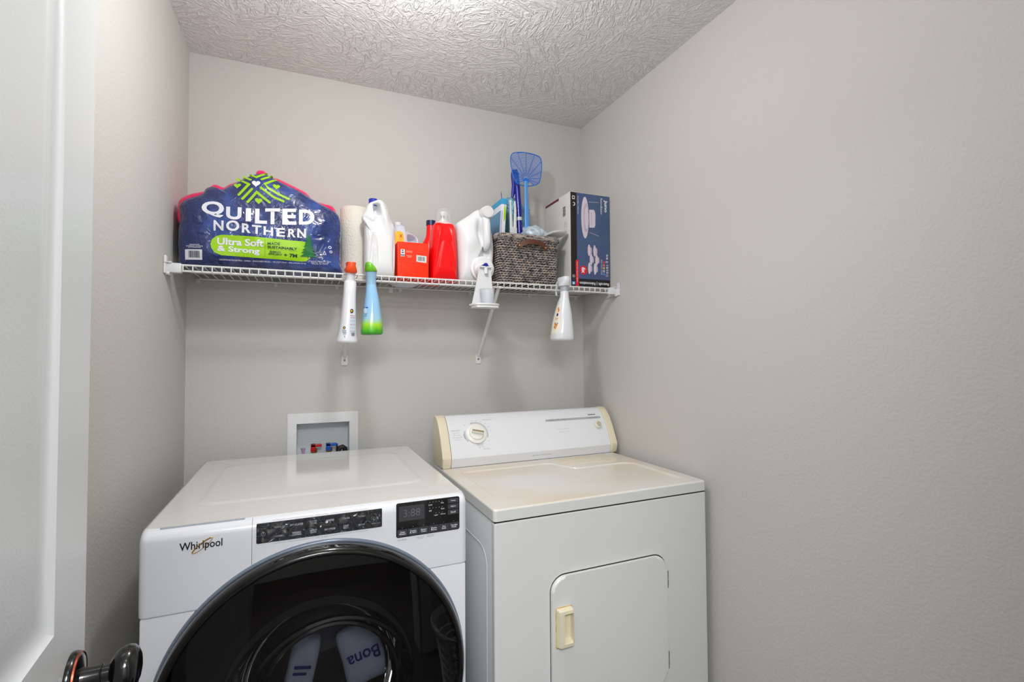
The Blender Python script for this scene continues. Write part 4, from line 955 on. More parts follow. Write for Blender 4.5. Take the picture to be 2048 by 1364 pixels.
cs = thing('cup_holder', 'white drip cup holder hooked on the jug tap, hanging below the shelf', 'cup holder', (.992, -.30, 1.50))
to_obj('bracket', rel(bm, cs), M_plastic, cs, smooth=False)
bm = plate([(.9460, -.300), (1.0400, -.300), (1.0440, -.330), (1.0330, -.356), (.9930, -.366), (.9520, -.356), (.9440, -.330)], 1.500, 1.507, bev=.0015, axis='z')
to_obj('tray', rel(bm, cs), M_plastic, cs)
bm = bmesh.new(); P = smooth_loop([(.9475, -.303), (.9460, -.330), (.9540, -.353), (.9930, -.3625), (1.0310, -.353), (1.0415, -.330), (1.0390, -.303)], 4)
tube(bm, [(a, b, 1.5115) for a, b in P], .0040, seg=8, closed=True)
to_obj('tray_lip', rel(bm, cs), M_plastic, cs)
cu = thing('dosing_cup', 'clear measuring cup standing in the drip holder', 'cup', (.998, -.333, 1.5075))
to_obj('cup', LA([(.0225, .001), (.0235, 0), (.0270, .058), (.0295, .060), (.0295, .062), (.0262, .0605), (.0222, .003), (0, .0025)], seg=40), mat('clear_cup', (225, 230, 238), .2, alpha=.42), cu)
# ------------------------------------------------------------------ basket
bk = thing('wicker_basket', 'grey brown woven basket with a brown leather handle', 'basket', (1.2100, -.145, ZS))
HX0, HX1, HY0, HY1, BH = .1230, .1290, .100, .103, .187
def bring(z, ph=0.0, off=0.0):
    t = z/BH; a = (HX0+.007*t)+off; b = HY0+(HY1-HY0)*t+off; return a, b
def per(a, b, n, r=.022):
    """n points evenly spaced around a rounded rectangle, with outward normals"""
    segs = []; L1, L2 = 2*(a-r), 2*(b-r); arc_ = math.pi*r/2; tot = 2*L1+2*L2+4*arc_; out = []
    for k in range(n):
        s = tot*k/n
        for side in range(4):
            L = (L1, L2)[side % 2]
            if s < L:
                p = {0: (-a+r+s, -b), 1: (a, -b+r+s), 2: (a-r-s, b), 3: (-a, b-r-s)}[side]; nn = {0: (0, -1), 1: (1, 0), 2: (0, 1), 3: (-1, 0)}[side]; break
            s -= L
            if s < arc_:
                an = {0: -90, 1: 0, 2: 90, 3: 180}[side]+math.degrees(s/r); c = {0: (a-r, -b+r), 1: (a-r, b-r), 2: (-a+r, b-r), 3: (-a+r, -b+r)}[side]
                nn = (math.cos(math.radians(an)), math.sin(math.radians(an))); p = (c[0]+r*nn[0], c[1]+r*nn[1]); break
            s -= arc_
        else: p, nn = (-a, -b+r), (-1, 0)
        out.append((p, nn))
    return out
def weave_mat():
    m = bpy.data.materials.new('seagrass'); m.use_nodes = True; nt = m.node_tree; b = nt.nodes['Principled BSDF']; L = nt.links.new; N = nt.nodes.new
    b.inputs['Roughness'].default_value = .75
    tc = N('ShaderNodeTexCoord'); mp = N('ShaderNodeMapping'); mp.inputs['Scale'].default_value = (55, 55, 200); L(tc.outputs['Object'], mp.inputs[0])
    n1 = N('ShaderNodeTexNoise'); n1.inputs['Scale'].default_value = 1; n1.inputs['Detail'].default_value = 3; L(mp.outputs[0], n1.inputs['Vector'])
    cr = N('ShaderNodeValToRGB'); e = cr.color_ramp.elements; e[0].position = .30; e[0].color = (*lin((54, 50, 54)), 1); e[1].position = .78; e[1].color = (*lin((206, 128, 78)), 1)
    for p, c in ((.42, (112, 108, 112)), (.52, (160, 150, 146)), (.63, (192, 180, 170))):
        q = cr.color_ramp.elements.new(p); q.color = (*lin(c), 1)
    L(n1.outputs['Fac'], cr.inputs[0]); L(cr.outputs[0], b.inputs['Base Color']); return m
M_weave = weave_mat()
bm = bmesh.new(); rows = 19; nst = 68
for j in range(rows):
    z = .0045+j*(BH-.018)/(rows-1)
    for st in (0, 1):
        a, b = bring(z); n = nst*5; pp = per(a, b, n); pts = []
        for k, (p, nn) in enumerate(pp):
            ph = 2*math.pi*(k/n)*nst/2+math.pi*st+j*1.0
            off = .0028*math.cos(ph); dz = .0022*math.sin(ph)
            jit = .0006*noise.noise(Vector((k*.3, j*3.1, st)))
            pts.append((p[0]+nn[0]*(off+jit), p[1]+nn[1]*(off+jit), z+dz))
        tube(bm, pts, .0025, seg=5, closed=True)
o = to_obj('weave', bm, M_weave, bk, kind='stuff', angle=80)
bm = bmesh.new(); a, b = bring(0, off=-.0055); a2, b2 = bring(BH, off=-.0055)
p1 = [p for p, _ in per(a, b, 60)]; p2 = [p for p, _ in per(a2, b2, 60)]
loft(bm, [[Vector((x, y_, .0015)) for x, y_ in p1], [Vector((x, y_, BH-.006)) for x, y_ in p2]], cap=False)
bm.faces.new([bm.verts.new((x, y_, .002)) for x, y_ in p1])
to_obj('weave_gap_shade', bm, mat('gap_shade_dark', (24, 21, 20), .9), bk, smooth=False)  # near-black sheet behind the weave: shade of its gaps put into colour
# wrapped rim: a thick rope bound with strands
bm = bmesh.new(); a, b = bring(BH, off=.001); pp = per(a, b, 150, .026)
tube(bm, [(p[0], p[1], BH) for p, _ in pp], .0085, seg=10, closed=True)
nw = 150*6; pp = per(a, b, nw, .026)
for s in range(3):
    pts = []
    for k, (p, nn) in enumerate(pp):
        ph = 2*math.pi*k/nw*52+s*2*math.pi/3; r0 = .0098+.0007*noise.noise(Vector((k*.05, s, 2)))
        pts.append((p[0]+nn[0]*r0*math.cos(ph), p[1]+nn[1]*r0*math.cos(ph), BH+r0*math.sin(ph)))
    tube(bm, pts, .0031, seg=5, closed=True)
to_obj('rim', bm, M_weave, bk, angle=80, kind='stuff')
M_leather = mat('brown_leather', (92, 50, 34), .5, bump=(120, .0006))
hp = [(-.055, -.1125, .147), (-.048, -.1125, .150), (-.038, -.118, .1575), (-.020, -.125, .1645), (.005, -.128, .1665), (.030, -.126, .1645), (.050, -.121, .1590), (.064, -.1145, .1500), (.074, -.1115, .1440)]
bm = bmesh.new()
for k in range(len(hp)-1): pass
L1 = [Vector(p) for p in hp]; ringv = []
for k, p in enumerate(L1):
    d = (L1[min(k+1, len(L1)-1)]-L1[max(k-1, 0)]).normalized(); up_ = Vector((0, 0, 1))-d*d.z; up_.normalize(); nn = d.cross(up_)
    w_ = .0095 if 0 < k < len(L1)-1 else .007
    ringv.append([bm.verts.new(p+up_*w_*s+nn*.0013*t) for s, t in ((1, 1), (-1, 1), (-1, -1), (1, -1))])
for a_, b_ in zip(ringv, ringv[1:]):
    for k in range(4): bm.faces.new((a_[k], a_[(k+1) % 4], b_[(k+1) % 4], b_[k]))
bm.faces.new(ringv[0]); bm.faces.new(ringv[-1][::-1])
hd = to_obj('leather_handle', bm, M_leather, bk, angle=60)
for p in ((-.0475, -.1140, .1505), (.0660, -.1150, .1490)):
    to_obj('rivet', LA([(.0042, 0), (.0040, -.0015), (.0025, -.0026), (0, -.003)], axis='y', o=p, seg=16), M_brass, hd)
# ------------------------------------------------------------------ things standing in the basket
ZB = ZS+.004
sw = thing('fly_swatter', 'light blue plastic fly swatter standing in the basket', 'fly swatter', (1.235, -.150, ZB))
M_sw = mat('swatter_blue', (28, 112, 208), .35); M_sw2 = mat('swatter_handle_blue', (84, 150, 226), .35)
HXc, HZc = 1.2410, 2.0700
outl = smooth_loop([(1.1800, 2.1700), (1.2100, 2.1795), (1.2450, 2.1820), (1.2800, 2.1800), (1.3030, 2.1740), (1.3120, 2.1600), (1.3140, 2.1250), (1.3090, 2.0900), (1.3030, 2.0680), (1.2940, 2.0560), (1.2700, 2.0460), (1.2420, 2.0400), (1.2150, 2.0420), (1.1960, 2.0480), (1.1870, 2.0600), (1.1790, 2.0850), (1.1720, 2.1180), (1.1700, 2.1500)], 5)
def inside(x, z):
    c = False; j = len(outl)-1
    for i in range(len(outl)):
        xi, zi = outl[i]; xj, zj = outl[j]
        if (zi > z) != (zj > z) and x < (xj-xi)*(z-zi)/(zj-zi)+xi: c = not c
        j = i
    return c
bm = bmesh.new(); tube(bm, [(a, -.150, b) for a, b in outl], .0021, seg=6, closed=True)
lathe(bm, [(0, -.1515), (.0135, -.1515), (.0135, -.1485), (0, -.1485)], axis='y', o=(HXc, 0, HZc-.008), seg=20)
for an in range(-30, 211, 20):
    a = math.radians(an); r = .012
    while inside(HXc+(r+.002)*math.cos(a), HZc+(r+.002)*math.sin(a)) and r < .2: r += .002
    if r > .015: tube(bm, [(HXc+.010*math.cos(a), -.150, HZc+.010*math.sin(a)), (HXc+r*math.cos(a), -.150, HZc+r*math.sin(a))], .0013, seg=4)
r = .017
while r < .16:
    run = []
    for an in range(-34, 216, 3):
        a = math.radians(an); x_, z_ = HXc+r*math.cos(a), HZc+r*math.sin(a)
        if inside(x_, z_): run.append((x_, -.150, z_))
        else:
            if len(run) > 1: tube(bm, run, .00120, seg=4)
            run = []
    if len(run) > 1: tube(bm, run, .00120, seg=4)
    r += .0052
to_obj('mesh_head', rel(bm, sw), M_sw, sw, angle=80)
to_obj('handle', rel(T([(1.2410, -.150, 2.060), (1.2400, -.150, 2.030), (1.2405, -.150, 1.98), (1.2430, -.150, 1.90), (1.2430, -.150, 1.83), (1.2350, -.150, ZB)], [.0105, .0075, .0085, .0105, .0115, .012], seg=10, flat=.45), sw), M_sw2, sw, angle=80)
mh = thing('extendable_duster', 'dark blue pole with a white ring standing in the basket left of the fly swatter', 'duster', (1.208, -.120, ZB))
M_dkb = mat('dark_blue_plastic', (22, 28, 150), .28, coat=.2)
to_obj('pole', rel(T([(1.2000, -.120, ZB), (1.2215, -.120, 1.85), (1.2185, -.120, 1.95), (1.2120, -.120, 2.05), (1.2090, -.120, 2.075)], .0122, seg=20), mh), M_dkb, mh)
to_obj('hook', rel(T([(1.2090, -.118, 2.075), (1.2090, -.116, 2.100), (1.2070, -.114, 2.112), (1.1990, -.113, 2.110), (1.1950, -.113, 2.090), (1.1990, -.114, 2.050), (1.1950, -.115, 2.015), (1.1910, -.116, 1.995)], [.012, .012, .010, .010, .0085, .009, .008, .005], seg=14), mh), M_dkb, mh)
to_obj('white_ring', rel(T([(1.2195, -.120, 1.898), (1.2185, -.120, 1.912)], .0138, seg=20), mh), M_plastic, mh)
def fluff(name, label, xc, yc, zb, zt, a, b, colr, seed, tilt=0):
    t = thing(name, label, 'duster', (xc, yc, zb), group='blue fluffy duster heads in the basket'); bm = bmesh.new(); rnd = random.Random(seed)
    core = bottle([(0, 0, 0, a*.5, b*.5, 2), (.01, 0, 0, a*.8, b*.8, 2), ((zt-zb)*.6, 0, 0, a*.85, b*.85, 2), (zt-zb-.008, 0, 0, a*.75, b*.75, 2), (zt-zb, 0, 0, a*.4, b*.4, 2)], 20)
    to_obj('core', core, mat('fluff_core', colr, .9), t)
    for _ in range(2200):
        an = rnd.uniform(0, 2*math.pi); z = rnd.uniform(.0, 1)*(zt-zb); r = rnd.uniform(.8, 1.08); s = .95 if z < (zt-zb)*.85 else .75
        p = Vector((a*.8*math.cos(an), b*.8*math.sin(an), z)); d = Vector((math.cos(an), math.sin(an), rnd.uniform(-.6, .9)))*rnd.uniform(.008, .016)
        e = p+Vector((d.x, d.y, d.z)); q = Vector((-math.sin(an), math.cos(an), rnd.uniform(-.6, .6)))*.0011
        m_ = (p+e)/2+Vector((0, 0, .002))
        vs = [bm.verts.new(v) for v in (p-q, p+q, m_+q, e, m_-q)]; bm.faces.new(vs)
    to_obj('fibres', bm, mat('fluff_fibre', colr, .95), t, kind='stuff', smooth=False)
    if tilt: t.rotation_euler = (0, tilt, 0)
    return t
fluff('fluffy_duster', 'pale blue fluffy duster head behind the white tongs', 1.2080, -.082, ZB+.06, 2.005, .028, .018, (168, 224, 244), 1)
fluff('fluffy_duster', 'pale grey blue fluffy duster head right of the fly swatter handle', 1.2640, -.062, ZB+.06, 1.982, .027, .018, (206, 226, 242), 2)
fluff('fluffy_duster', 'whitish blue fluffy duster head between wipes carton and tongs', 1.1660, -.062, ZB+.06, 1.990, .017, .016, (206, 224, 236), 3)
tg = thing('plastic_tongs', 'white two pronged plastic tongs standing in the basket', 'tongs', (1.183, -.150, ZB))
bm = T([(1.1740, -.150, 1.775), (1.1720, -.150, 1.845), (1.1690, -.150, 1.930), (1.1690, -.150, 1.973)], [.0095, .0080, .0055, .0035], seg=8, flat=.5)
tube(bm, [(1.1860, -.150, 1.775), (1.1880, -.150, 1.845), (1.1900, -.150, 1.930), (1.1880, -.150, 1.970)], [.0095, .0080, .0055, .0035], seg=8, flat=.5)
box(bm, 1.166, 1.196, -.156, -.144, ZB, 1.858, bev=.003)
to_obj('prongs', rel(bm, tg), M_plastic, tg, angle=80)
wc = thing('wipes_carton', 'tall blue and white carton leaning in the left of the basket', 'box', (1.107, -.100, ZB), rot=(0, math.radians(4), 0))
to_obj('carton', B(-.016, .006, -.088, .055, .0, .350, bev=.0015), mat('carton_pale', (226, 228, 236), .45), wc)
to_obj('blue_top', B(-.0165, .0065, -.0885, .0555, .326, .3505, bev=.001), mat('carton_blue', (50, 160, 212), .4), wc)
to_obj('side_band', B(-.0166, -.0158, -.085, .05, .210, .300), mat('carton_band', (92, 150, 190), .4), wc, smooth=False)
poly([smooth_loop([(-.003, .325), (.002, .312), (.0050, .290), (.003, .268), (-.002, .256), (-.004, .29)], 3)], M_lime, wc, 'green_leaf', y=-.0886, lift=.0004)
poly([rect(-.0145, -.0100, .02, .30)], mat('carton_lilac', (190, 176, 214), .45), wc, 'side_stripe', y=-.0886, lift=.0004)
wr = thing('purple_wand', 'thin wire wand with purple tip behind the wipes carton', 'wand', (1.150, -.100, ZB))
to_obj('wire', rel(T([(1.165, -.100, ZB), (1.156, -.100, 1.93), (1.148, -.100, 2.00)], .0008, seg=6), wr), mat('wire_grey', (150, 150, 158), .4, metal=.6), wr)
to_obj('tip', rel(T([(1.1495, -.100, 1.985), (1.1475, -.100, 2.008), (1.1465, -.100, 2.022)], [.0016, .0022, .0006], seg=8), wr), mat('tip_purple', (84, 74, 140), .4), wr)
clo = thing('plastic_bag', 'crumpled pale plastic bag lying in the right of the basket', 'bag', (1.288, -.150, 1.826))
bm = bmesh.new(); bmesh.ops.create_icosphere(bm, subdivisions=4, radius=1)
for v in bm.verts:
    c = v.co.copy(); n_ = noise.noise(c*2.2)*.25+noise.noise(c*5+Vector((3, 1, 2)))*.12
    slope = .022*(-c.x)
    v.co = Vector((c.x*.060*(1+n_), c.y*.055*(1+n_), c.z*.040*(1+n_)+slope))
to_obj('film', bm, mat('pale_bag', (206, 222, 236), .3, coat=.4, bump=(60, .004), alpha=.85), clo, angle=180)
ly = thing('oval_tray', 'white oval plastic tray resting on the right rim of the basket', 'tray', (1.346, -.205, 1.8260), rot=(math.radians(-6), math.radians(-6), 0))
bm = bottle([(0, 0, 0, .046, .040, 2.3), (.003, 0, 0, .050, .044, 2.3), (.008, 0, 0, .052, .046, 2.3), (.0095, 0, 0, .050, .044, 2.3), (.007, 0, 0, .047, .041, 2.3)], 48)
for v in bm.verts: v.co.z += -.010*max(0, (-v.co.x-.005)/.05)**2
to_obj('shell', bm, M_plastic, ly)
# ------------------------------------------------------------------ lamp carton at the right end
jb = thing('recessed_light_carton', 'tall carton printed with recessed lights, blue front and black edges, right end of the shelf', 'box', (1.4030, -.236, ZS))
BW_, BD_, BHt = .1930, .2300, .4030
to_obj('carton', B(0, BW_, 0, BD_, .0, BHt, bev=.0012), mat('carton_grey_white', (222, 220, 218), .6), jb)
M_jblue = mat('print_slate_blue', (70, 84, 128), .4, vary=(3, (78, 104, 140), .4, .7)); M_jblack = mat('print_black', (20, 18, 20), .4); M_jred = mat('print_red', (224, 14, 40), .4)
M_lamp = mat('print_lamp', (222, 210, 224), .5); M_lamp2 = mat('print_lamp_shade', (196, 182, 204), .5)
def jp(u, v): return (u*BW_, BHt*(1-v))
def jpoly(pl, m, nm, l=.0006): return poly([[jp(u, v) for u, v in q] for q in pl], m, jb, nm, y=0, lift=l)
def ell(u, v, ru, rv, n=36): return [(u+ru*math.cos(2*math.pi*k/n), v+rv*math.sin(2*math.pi*k/n)) for k in range(n)]
def rc(u0, u1, v0, v1): return [(u0, v1), (u1, v1), (u1, v0), (u0, v0)]
jpoly([rc(.005, .995, .004, .996)], M_jblack, 'black_print', .0003)
jpoly([[(.155, .905), (.992, .905), (.992, .004), (.155, .004)]], M_jblue, 'blue_print', .0005)
jpoly([ell(.365, .258, .095, .220)], M_lamp, 'lamp_print', .0007); jpoly([ell(.385, .258, .062, .155)], M_lamp2, 'lamp_print', .0009); jpoly([ell(.400, .258, .046, .120)], M_lamp, 'lamp_print', .0011)
jpoly([[(.47, .36), (.60, .355), (.625, .33), (.630, .21), (.610, .175), (.585, .165), (.47, .170)]], M_lamp, 'lamp_print', .0013); jpoly([[(.52, .33), (.535, .33), (.535, .20), (.52, .20)]], M_lamp2, 'lamp_print', .0015)
for q in (stroke([(.47, .088), (.715, .080)], .0035), stroke([(.475, .410), (.715, .440)], .0035)): jpoly(q, mat('print_spring', (170, 160, 168), .5), 'spring_print', .0007)
for u, v in ((.459, .600), (.600, .602), (.509, .695), (.650, .697), (.464, .790), (.607, .793)):
    q = ell(u, v, .034, .062, 24); jpoly([[(u+.02, v+.036), (u+.062, v+.034), (u+.074, v+.016), (u+.072, v-.014), (u+.060, v-.030), (u+.02, v-.034)]], M_lamp2, 'lamp_print', .0008); jpoly([q], M_lamp, 'lamp_print', .0010)
jpoly([ell(.312, .814, .094, .047, 36)], M_jred, 'red_dot', .0010)
jpoly([rc(.120, .190, .722, .985)], M_jred, 'red_strip', .0010); jpoly([ell(.155, .722, .035, .012, 16)], M_jred, 'red_strip', .0012)
def jt(s, u0, u1, v0, v1, rot, m=M_white_ink, bold=0, l=.0014):
    """rot 0 upright, 1 reading downwards, 2 upside down"""
    if rot == 1: O, R, U = jp(u0, v0), (0, jp(0, v1)[1]-jp(0, v0)[1]), ((u1-u0)*BW_, 0)
    elif rot == 2: O, R, U = jp(u1, v0), (-(u1-u0)*BW_, 0), (0, jp(0, v1)[1]-jp(0, v0)[1])
    else: O, R, U = jp(u0, v1), ((u1-u0)*BW_, 0), (0, jp(0, v0)[1]-jp(0, v1)[1])
    lettering(s, (O[0], 0, O[1]), (R[0], 0, R[1]), (U[0], 0, U[1]), m, jb, bold=bold, lift=l)
jt('Juno', .845, .945, .045, .178, 1, bold=.04); jt('RetroBasics', .762, .812, .033, .205, 1, bold=.01); jt('Downlight | Plafonnier', .170, .208, .040, .232, 1)
jt('5/6 || 13/15', .880, .950, .630, .835, 1, bold=.02); jt('po\ncm', .880, .945, .842, .870, 1)
jt('6x', .265, .365, .785, .846, 1, bold=.05, l=.0016); jt('Smooth Trim | Garniture régulière', .138, .172, .730, .945, 1, l=.0016)
jt('Retrofit | Rénovation', .215, .960, .928, .967, 2, bold=.02)
jt('LED', .040, .095, .868, .895, 1); jt('Switchable White', .782, .800, .690, .850, 1); jt('Blanc commutable', .760, .776, .690, .850, 1)
for k, c in enumerate(((230, 60, 40), (240, 130, 40), (240, 200, 60), (190, 210, 200), (70, 150, 220))): jpoly([ell(.838, .715+.032*k, .022, .013, 16)], mat('swatch_%s' % ('red', 'orange', 'yellow', 'pale', 'blue')[k], c, .5), 'colour_swatch', .0010)
jpoly([rc(.045, .110, .042, .078)], M_white_ink, 'bulb_icon', .0010); jpoly([rc(.060, .095, .050, .070)], M_jblack, 'bulb_icon', .0012)
jpoly([ell(.085, .128, .034, .020, 20)], M_white_ink, 'hood_icon', .0010); jpoly([ell(.072, .128, .026, .013, 20)], M_jblack, 'hood_icon', .0012)
jpoly([rc(.025, .105, .938, .972)], mat('print_sky', (70, 150, 220), .5), 'energy_label', .0010); jpoly([ell(.065, .955, .022, .011, 14)], M_white_ink, 'energy_label', .0012)
jpoly([rc(.030, .100, .902, .926)], mat('print_indigo', (44, 40, 92), .5), 'energy_label', .0010)
# left side print, on the face towards the basket
def side(pl, m, nm): 
    bm = bmesh.new()
    for q in pl: bm.faces.new([bm.verts.new((-.0005, a, b)) for a, b in q])
    o = to_obj(nm, bm, m, jb, smooth=False); return o
side([rect(.100, .2290, BHt-.0110, BHt-.0005)], mat('print_maroon', (112, 30, 44), .5), 'maroon_stripe')
bars = []; z_ = .310; random.seed(8)
while z_ < .350:
    w_ = random.choice((.0008, .0014, .002)); bars.append(rect(.040, .064, z_, z_+w_)); z_ += w_+random.choice((.001, .0018))
o = side(bars, M_black_ink, 'barcode'); o['kind'] = 'stuff'
lettering('UPC 7 84231 50', (-.0005, .072, .350), (0, 0, -.040), (0, -.005, 0), M_grey_ink, jb, lift=.0004) if False else None
for k in range(3): 
    lettering(('RB56S 27K-50K', 'Indoor use only', 'Usage interieur')[k], (-.0006, .052-.009*k, .285), (0, 0, -.060-.01*k), (0, -.006, 0), M_grey_ink, jb, lift=-.0004)
# ------------------------------------------------------------------ spray bottles hanging from the front rail
def spray(name, label, x, body, neck, head, mats, tiltr=0, grp='spray bottles hanging from the shelf', hook=True, hc=None):
    t = thing(name, label, 'spray bottle', (x, -.325, SZ), group=grp); t.rotation_euler = (0, tiltr, 0)
    to_obj('body', bottle(body, 44), mats[0], t, angle=60)
    nk = to_obj('collar', bottle(neck, 32), mats[1], t, angle=60)
    h = to_obj('spray_head', head, mats[2], t, angle=50)
    tg_ = T([(0, .022, .012), (0, .050, .014), (0, .064, .004), (0, .070, -.020), (0, .066, -.040)], [.006, .007, .006, .005, .004], seg=10)
    to_obj('trigger', tg_, hc or mats[2], t, angle=60)
    return t
# white bottle, orange head
M_sb = mat('spray_white', (224, 226, 232), .22, coat=.3); M_or2 = mat('spray_orange', (250, 84, 24), .3)
hd_bm = bottle([(-.008, .002, 0, .0080, .018, 2), (-.006, .002, 0, .0150, .022, 2.2), (-.001, .001, 0, .0195, .026, 2.4), (.006, 0, .004, .0200, .032, 2.6), (.012, .001, .006, .0172, .036, 2.8), (.018, .001, .006, .0150, .036, 2.8), (.024, .001, .006, .0152, .036, 3), (.0275, .001, .006, .0160, .035, 3), (.0285, .001, .006, .0130, .030, 3)], 36)
s1 = spray('spray_bottle', 'white spray bottle with orange head hanging from the shelf', .5225, 
    [(-.031, 0, 0, .0165, .018, 2.2), (-.034, 0, 0, .0190, .021, 2.4), (-.042, 0, 0, .0200, .026, 2.6), (-.070, -.001, 0, .0205, .032, 2.6), (-.100, -.002, -.002, .0215, .036, 2.8), (-.150, -.003, -.003, .0245, .040, 2.8), (-.190, -.004, -.003, .0275, .043, 2.8), (-.215, -.005, -.003, .0315, .045, 2.8), (-.228, -.006, -.003, .0345, .046, 2.8), (-.233, -.006, -.003, .0345, .046, 2.8), (-.237, -.006, -.003, .0310, .042, 2.8)],
    [(-.004, 0, 0, .0140, .015, 2), (-.026, 0, 0, .0145, .016, 2), (-.032, 0, 0, .0160, .0175, 2)], hd_bm, (M_sb, mat('collar_grey_white', (206, 204, 212), .35), M_or2), tiltr=math.radians(1.5))
M_ink1 = mat('label_navy', (30, 34, 120), .4)
def lab(t, pl, m, nm, fy, **k):
    return poly(pl, m, t, nm, drape=lambda p, l: Vector((p.x, fy(p.x, p.z)-l, p.z)), lift=.0008, **k)
def s1y(x, z):
    w_ = .020+(.0325-.020)*max(0, min(1, (-z-.10)/.13)); b = .040+.006*max(0, min(1, (-z-.15)/.08)); u = min(.98, abs(x+.003)/w_)
    return -.003-b*(1-u**2.8)**(1/2.8)
lab(s1, [rect(.0005, .0165, -.149, -.1475)], mat('label_crimson', (200, 30, 70), .4), 'label_rule', s1y, sub=1)
lab(s1, [rect(.0005, .0170, -.208, -.150)], mat('label_pale_blue', (196, 208, 224), .4), 'label_field', s1y, sub=3)
lab(s1, [circ(.0045, -.134, .0050, .0070, 14)], M_black_ink, 'scrubber_logo', s1y); lab(s1, [circ(.0040, -.1335, .0024, .0036, 10)], mat('label_gold', (230, 190, 40), .4), 'scrubber_logo', lambda x, z: s1y(x, z)-.0004)
lab(s1, [circ(-.0170, -.189, .0040, .0045, 14)], M_black_ink, 'scrubber_logo', s1y); lab(s1, [circ(-.0170, -.189, .0020, .0022, 10)], mat('label_gold', (230, 190, 40), .4), 'scrubber_logo', lambda x, z: s1y(x, z)-.0004)
def dtext(t, s, x0, x1, z0, z1, m, fy, bold=0, sub=1):
    lettering(s, (0, 0, 0), (1, 0, 0), (0, 0, 1), m, t, bold=bold, lift=0, sub=sub, res=2, fn=lambda u, v: (x0+(x1-x0)*u, fy(x0+(x1-x0)*u, z0+(z1-z0)*v)-.0010, z0+(z1-z0)*v))
dtext(s1, 'The Foam\nThat Does\nthe Work', -.0235, -.0100, -.211, -.195, M_ink1, s1y, .02)
lab(s1, [rect(-.0205, -.0140, -.2205, -.2140)], mat('label_blue', (40, 70, 170), .4), 'square_logo', s1y)
dtext(s1, 'f', -.0185, -.0160, -.2200, -.2148, M_pw, lambda x, z: s1y(x, z)-.0004)
for k in range(5): dtext(s1, ('KILLS 99.9%', 'soap scum', 'bath cleaner', 'directions', 'caution')[k], .0015, .0160, -.157-.011*k, -.1535-.011*k, (mat('label_crimson', (200, 30, 70), .4), M_grey_ink)[k % 2], s1y)
bars = [rect(.0060+.0014*k, .0060+.0014*k+(.0005 if k % 3 else .0009), -.215, -.203) for k in range(7)]; lab(s1, bars, M_black_ink, 'barcode', lambda x, z: s1y(x, z)-.0004)['kind'] = 'stuff'
# blue bottle, green head
def grad_mat():
    m = bpy.data.materials.new('blue_bottle_green_base'); m.use_nodes = True; nt = m.node_tree; b = nt.nodes['Principled BSDF']; L = nt.links.new; N = nt.nodes.new
    b.inputs['Roughness'].default_value = .16; b.inputs['Coat Weight'].default_value = .5
    tc = N('ShaderNodeTexCoord'); sp = N('ShaderNodeSeparateXYZ'); L(tc.outputs['Object'], sp.inputs[0])
    n1 = N('ShaderNodeTexNoise'); n1.inputs['Scale'].default_value = 60; mp = N('ShaderNodeMapping'); mp.inputs['Scale'].default_value = (1, 1, .15); L(tc.outputs['Object'], mp.inputs[0]); L(mp.outputs[0], n1.inputs['Vector'])
    mm = N('ShaderNodeMath'); mm.operation = 'MULTIPLY_ADD'; mm.inputs[1].default_value = .012; L(n1.outputs['Fac'], mm.inputs[0]); L(sp.outputs[2], mm.inputs[2])
    mr = N('ShaderNodeMapRange'); mr.inputs[1].default_value = -.210; mr.inputs[2].default_value = -.118; L(mm.outputs[0], mr.inputs[0])
    cr = N('ShaderNodeValToRGB'); e = cr.color_ramp.elements; e[0].position = 0; e[0].color = (*lin((150, 198, 236)), 1); e[1].position = 1; e[1].color = (*lin((150, 200, 238)), 1)
    for p, c in ((.06, (24, 128, 36)), (.24, (84, 184, 24)), (.46, (166, 222, 40)), (.66, (160, 206, 226))):
        q = cr.color_ramp.elements.new(p); q.color = (*lin(c), 1)
    L(mr.outputs[0], cr.inputs[0]); L(cr.outputs[0], b.inputs['Base Color']); return m
hd2 = bottle([(-.002, 0, 0, .0150, .017, 2.2), (.002, 0, 0, .0190, .024, 2.3), (.006, 0, .003, .0200, .030, 2.4), (.016, -.002, .006, .0180, .034, 2.4), (.026, -.006, .006, .0135, .034, 2.3), (.0325, -.010, .006, .0080, .028, 2.1), (.0345, -.011, .006, .0040, .018, 2)], 36)
s2 = spray('spray_bottle', 'light blue spray bottle with green head and green base hanging from the shelf', .5880,
    [(-.0420, 0, 0, .0160, .019, 2), (-.046, 0, 0, .0168, .020, 2), (-.070, .001, 0, .0200, .026, 2.1), (-.100, .0015, 0, .0250, .032, 2.2), (-.140, .001, 0, .0300, .037, 2.3), (-.180, 0, 0, .0345, .041, 2.5), (-.200, -.001, 0, .0360, .042, 2.7), (-.206, -.001, 0, .0350, .041, 2.7), (-.209, -.001, 0, .031, .037, 2.7)],
    [(.000, 0, 0, .0190, .023, 2.1), (-.006, 0, 0, .0178, .021, 2.1), (-.022, 0, 0, .0160, .018, 2), (-.0420, 0, 0, .0163, .0190, 2)], hd2, (grad_mat(), mat('collar_blue', (150, 188, 220), .25), mat('spray_green', (110, 196, 30), .25, coat=.4)), tiltr=math.radians(-1))
def s2y(x, z): return -.046
def s2s(x, z):
    w_ = .0168+(.036-.0168)*min(1, max(0, (-z-.046)/.154))**.8; b = .020+(.042-.020)*min(1, max(0, (-z-.046)/.154))**.8; u = min(.985, abs(x)/w_)
    return -b*(1-u**2.35)**(1/2.35)
lab(s2, [rect(-.0260, -.0060, -.1215, -.1175)], mat('label_blue', (40, 70, 170), .4), 'label_bar', s2s, sub=2)
lab(s2, [circ(-.0225, -.129, .0045, .010, 14)], mat('label_cyan', (200, 226, 244), .4), 'label_emblem', s2s, sub=1)
dtext(s2, 'fabric\nrefresher', -.0270, -.0120, -.150, -.138, mat('label_blue', (40, 70, 170), .4), s2s)
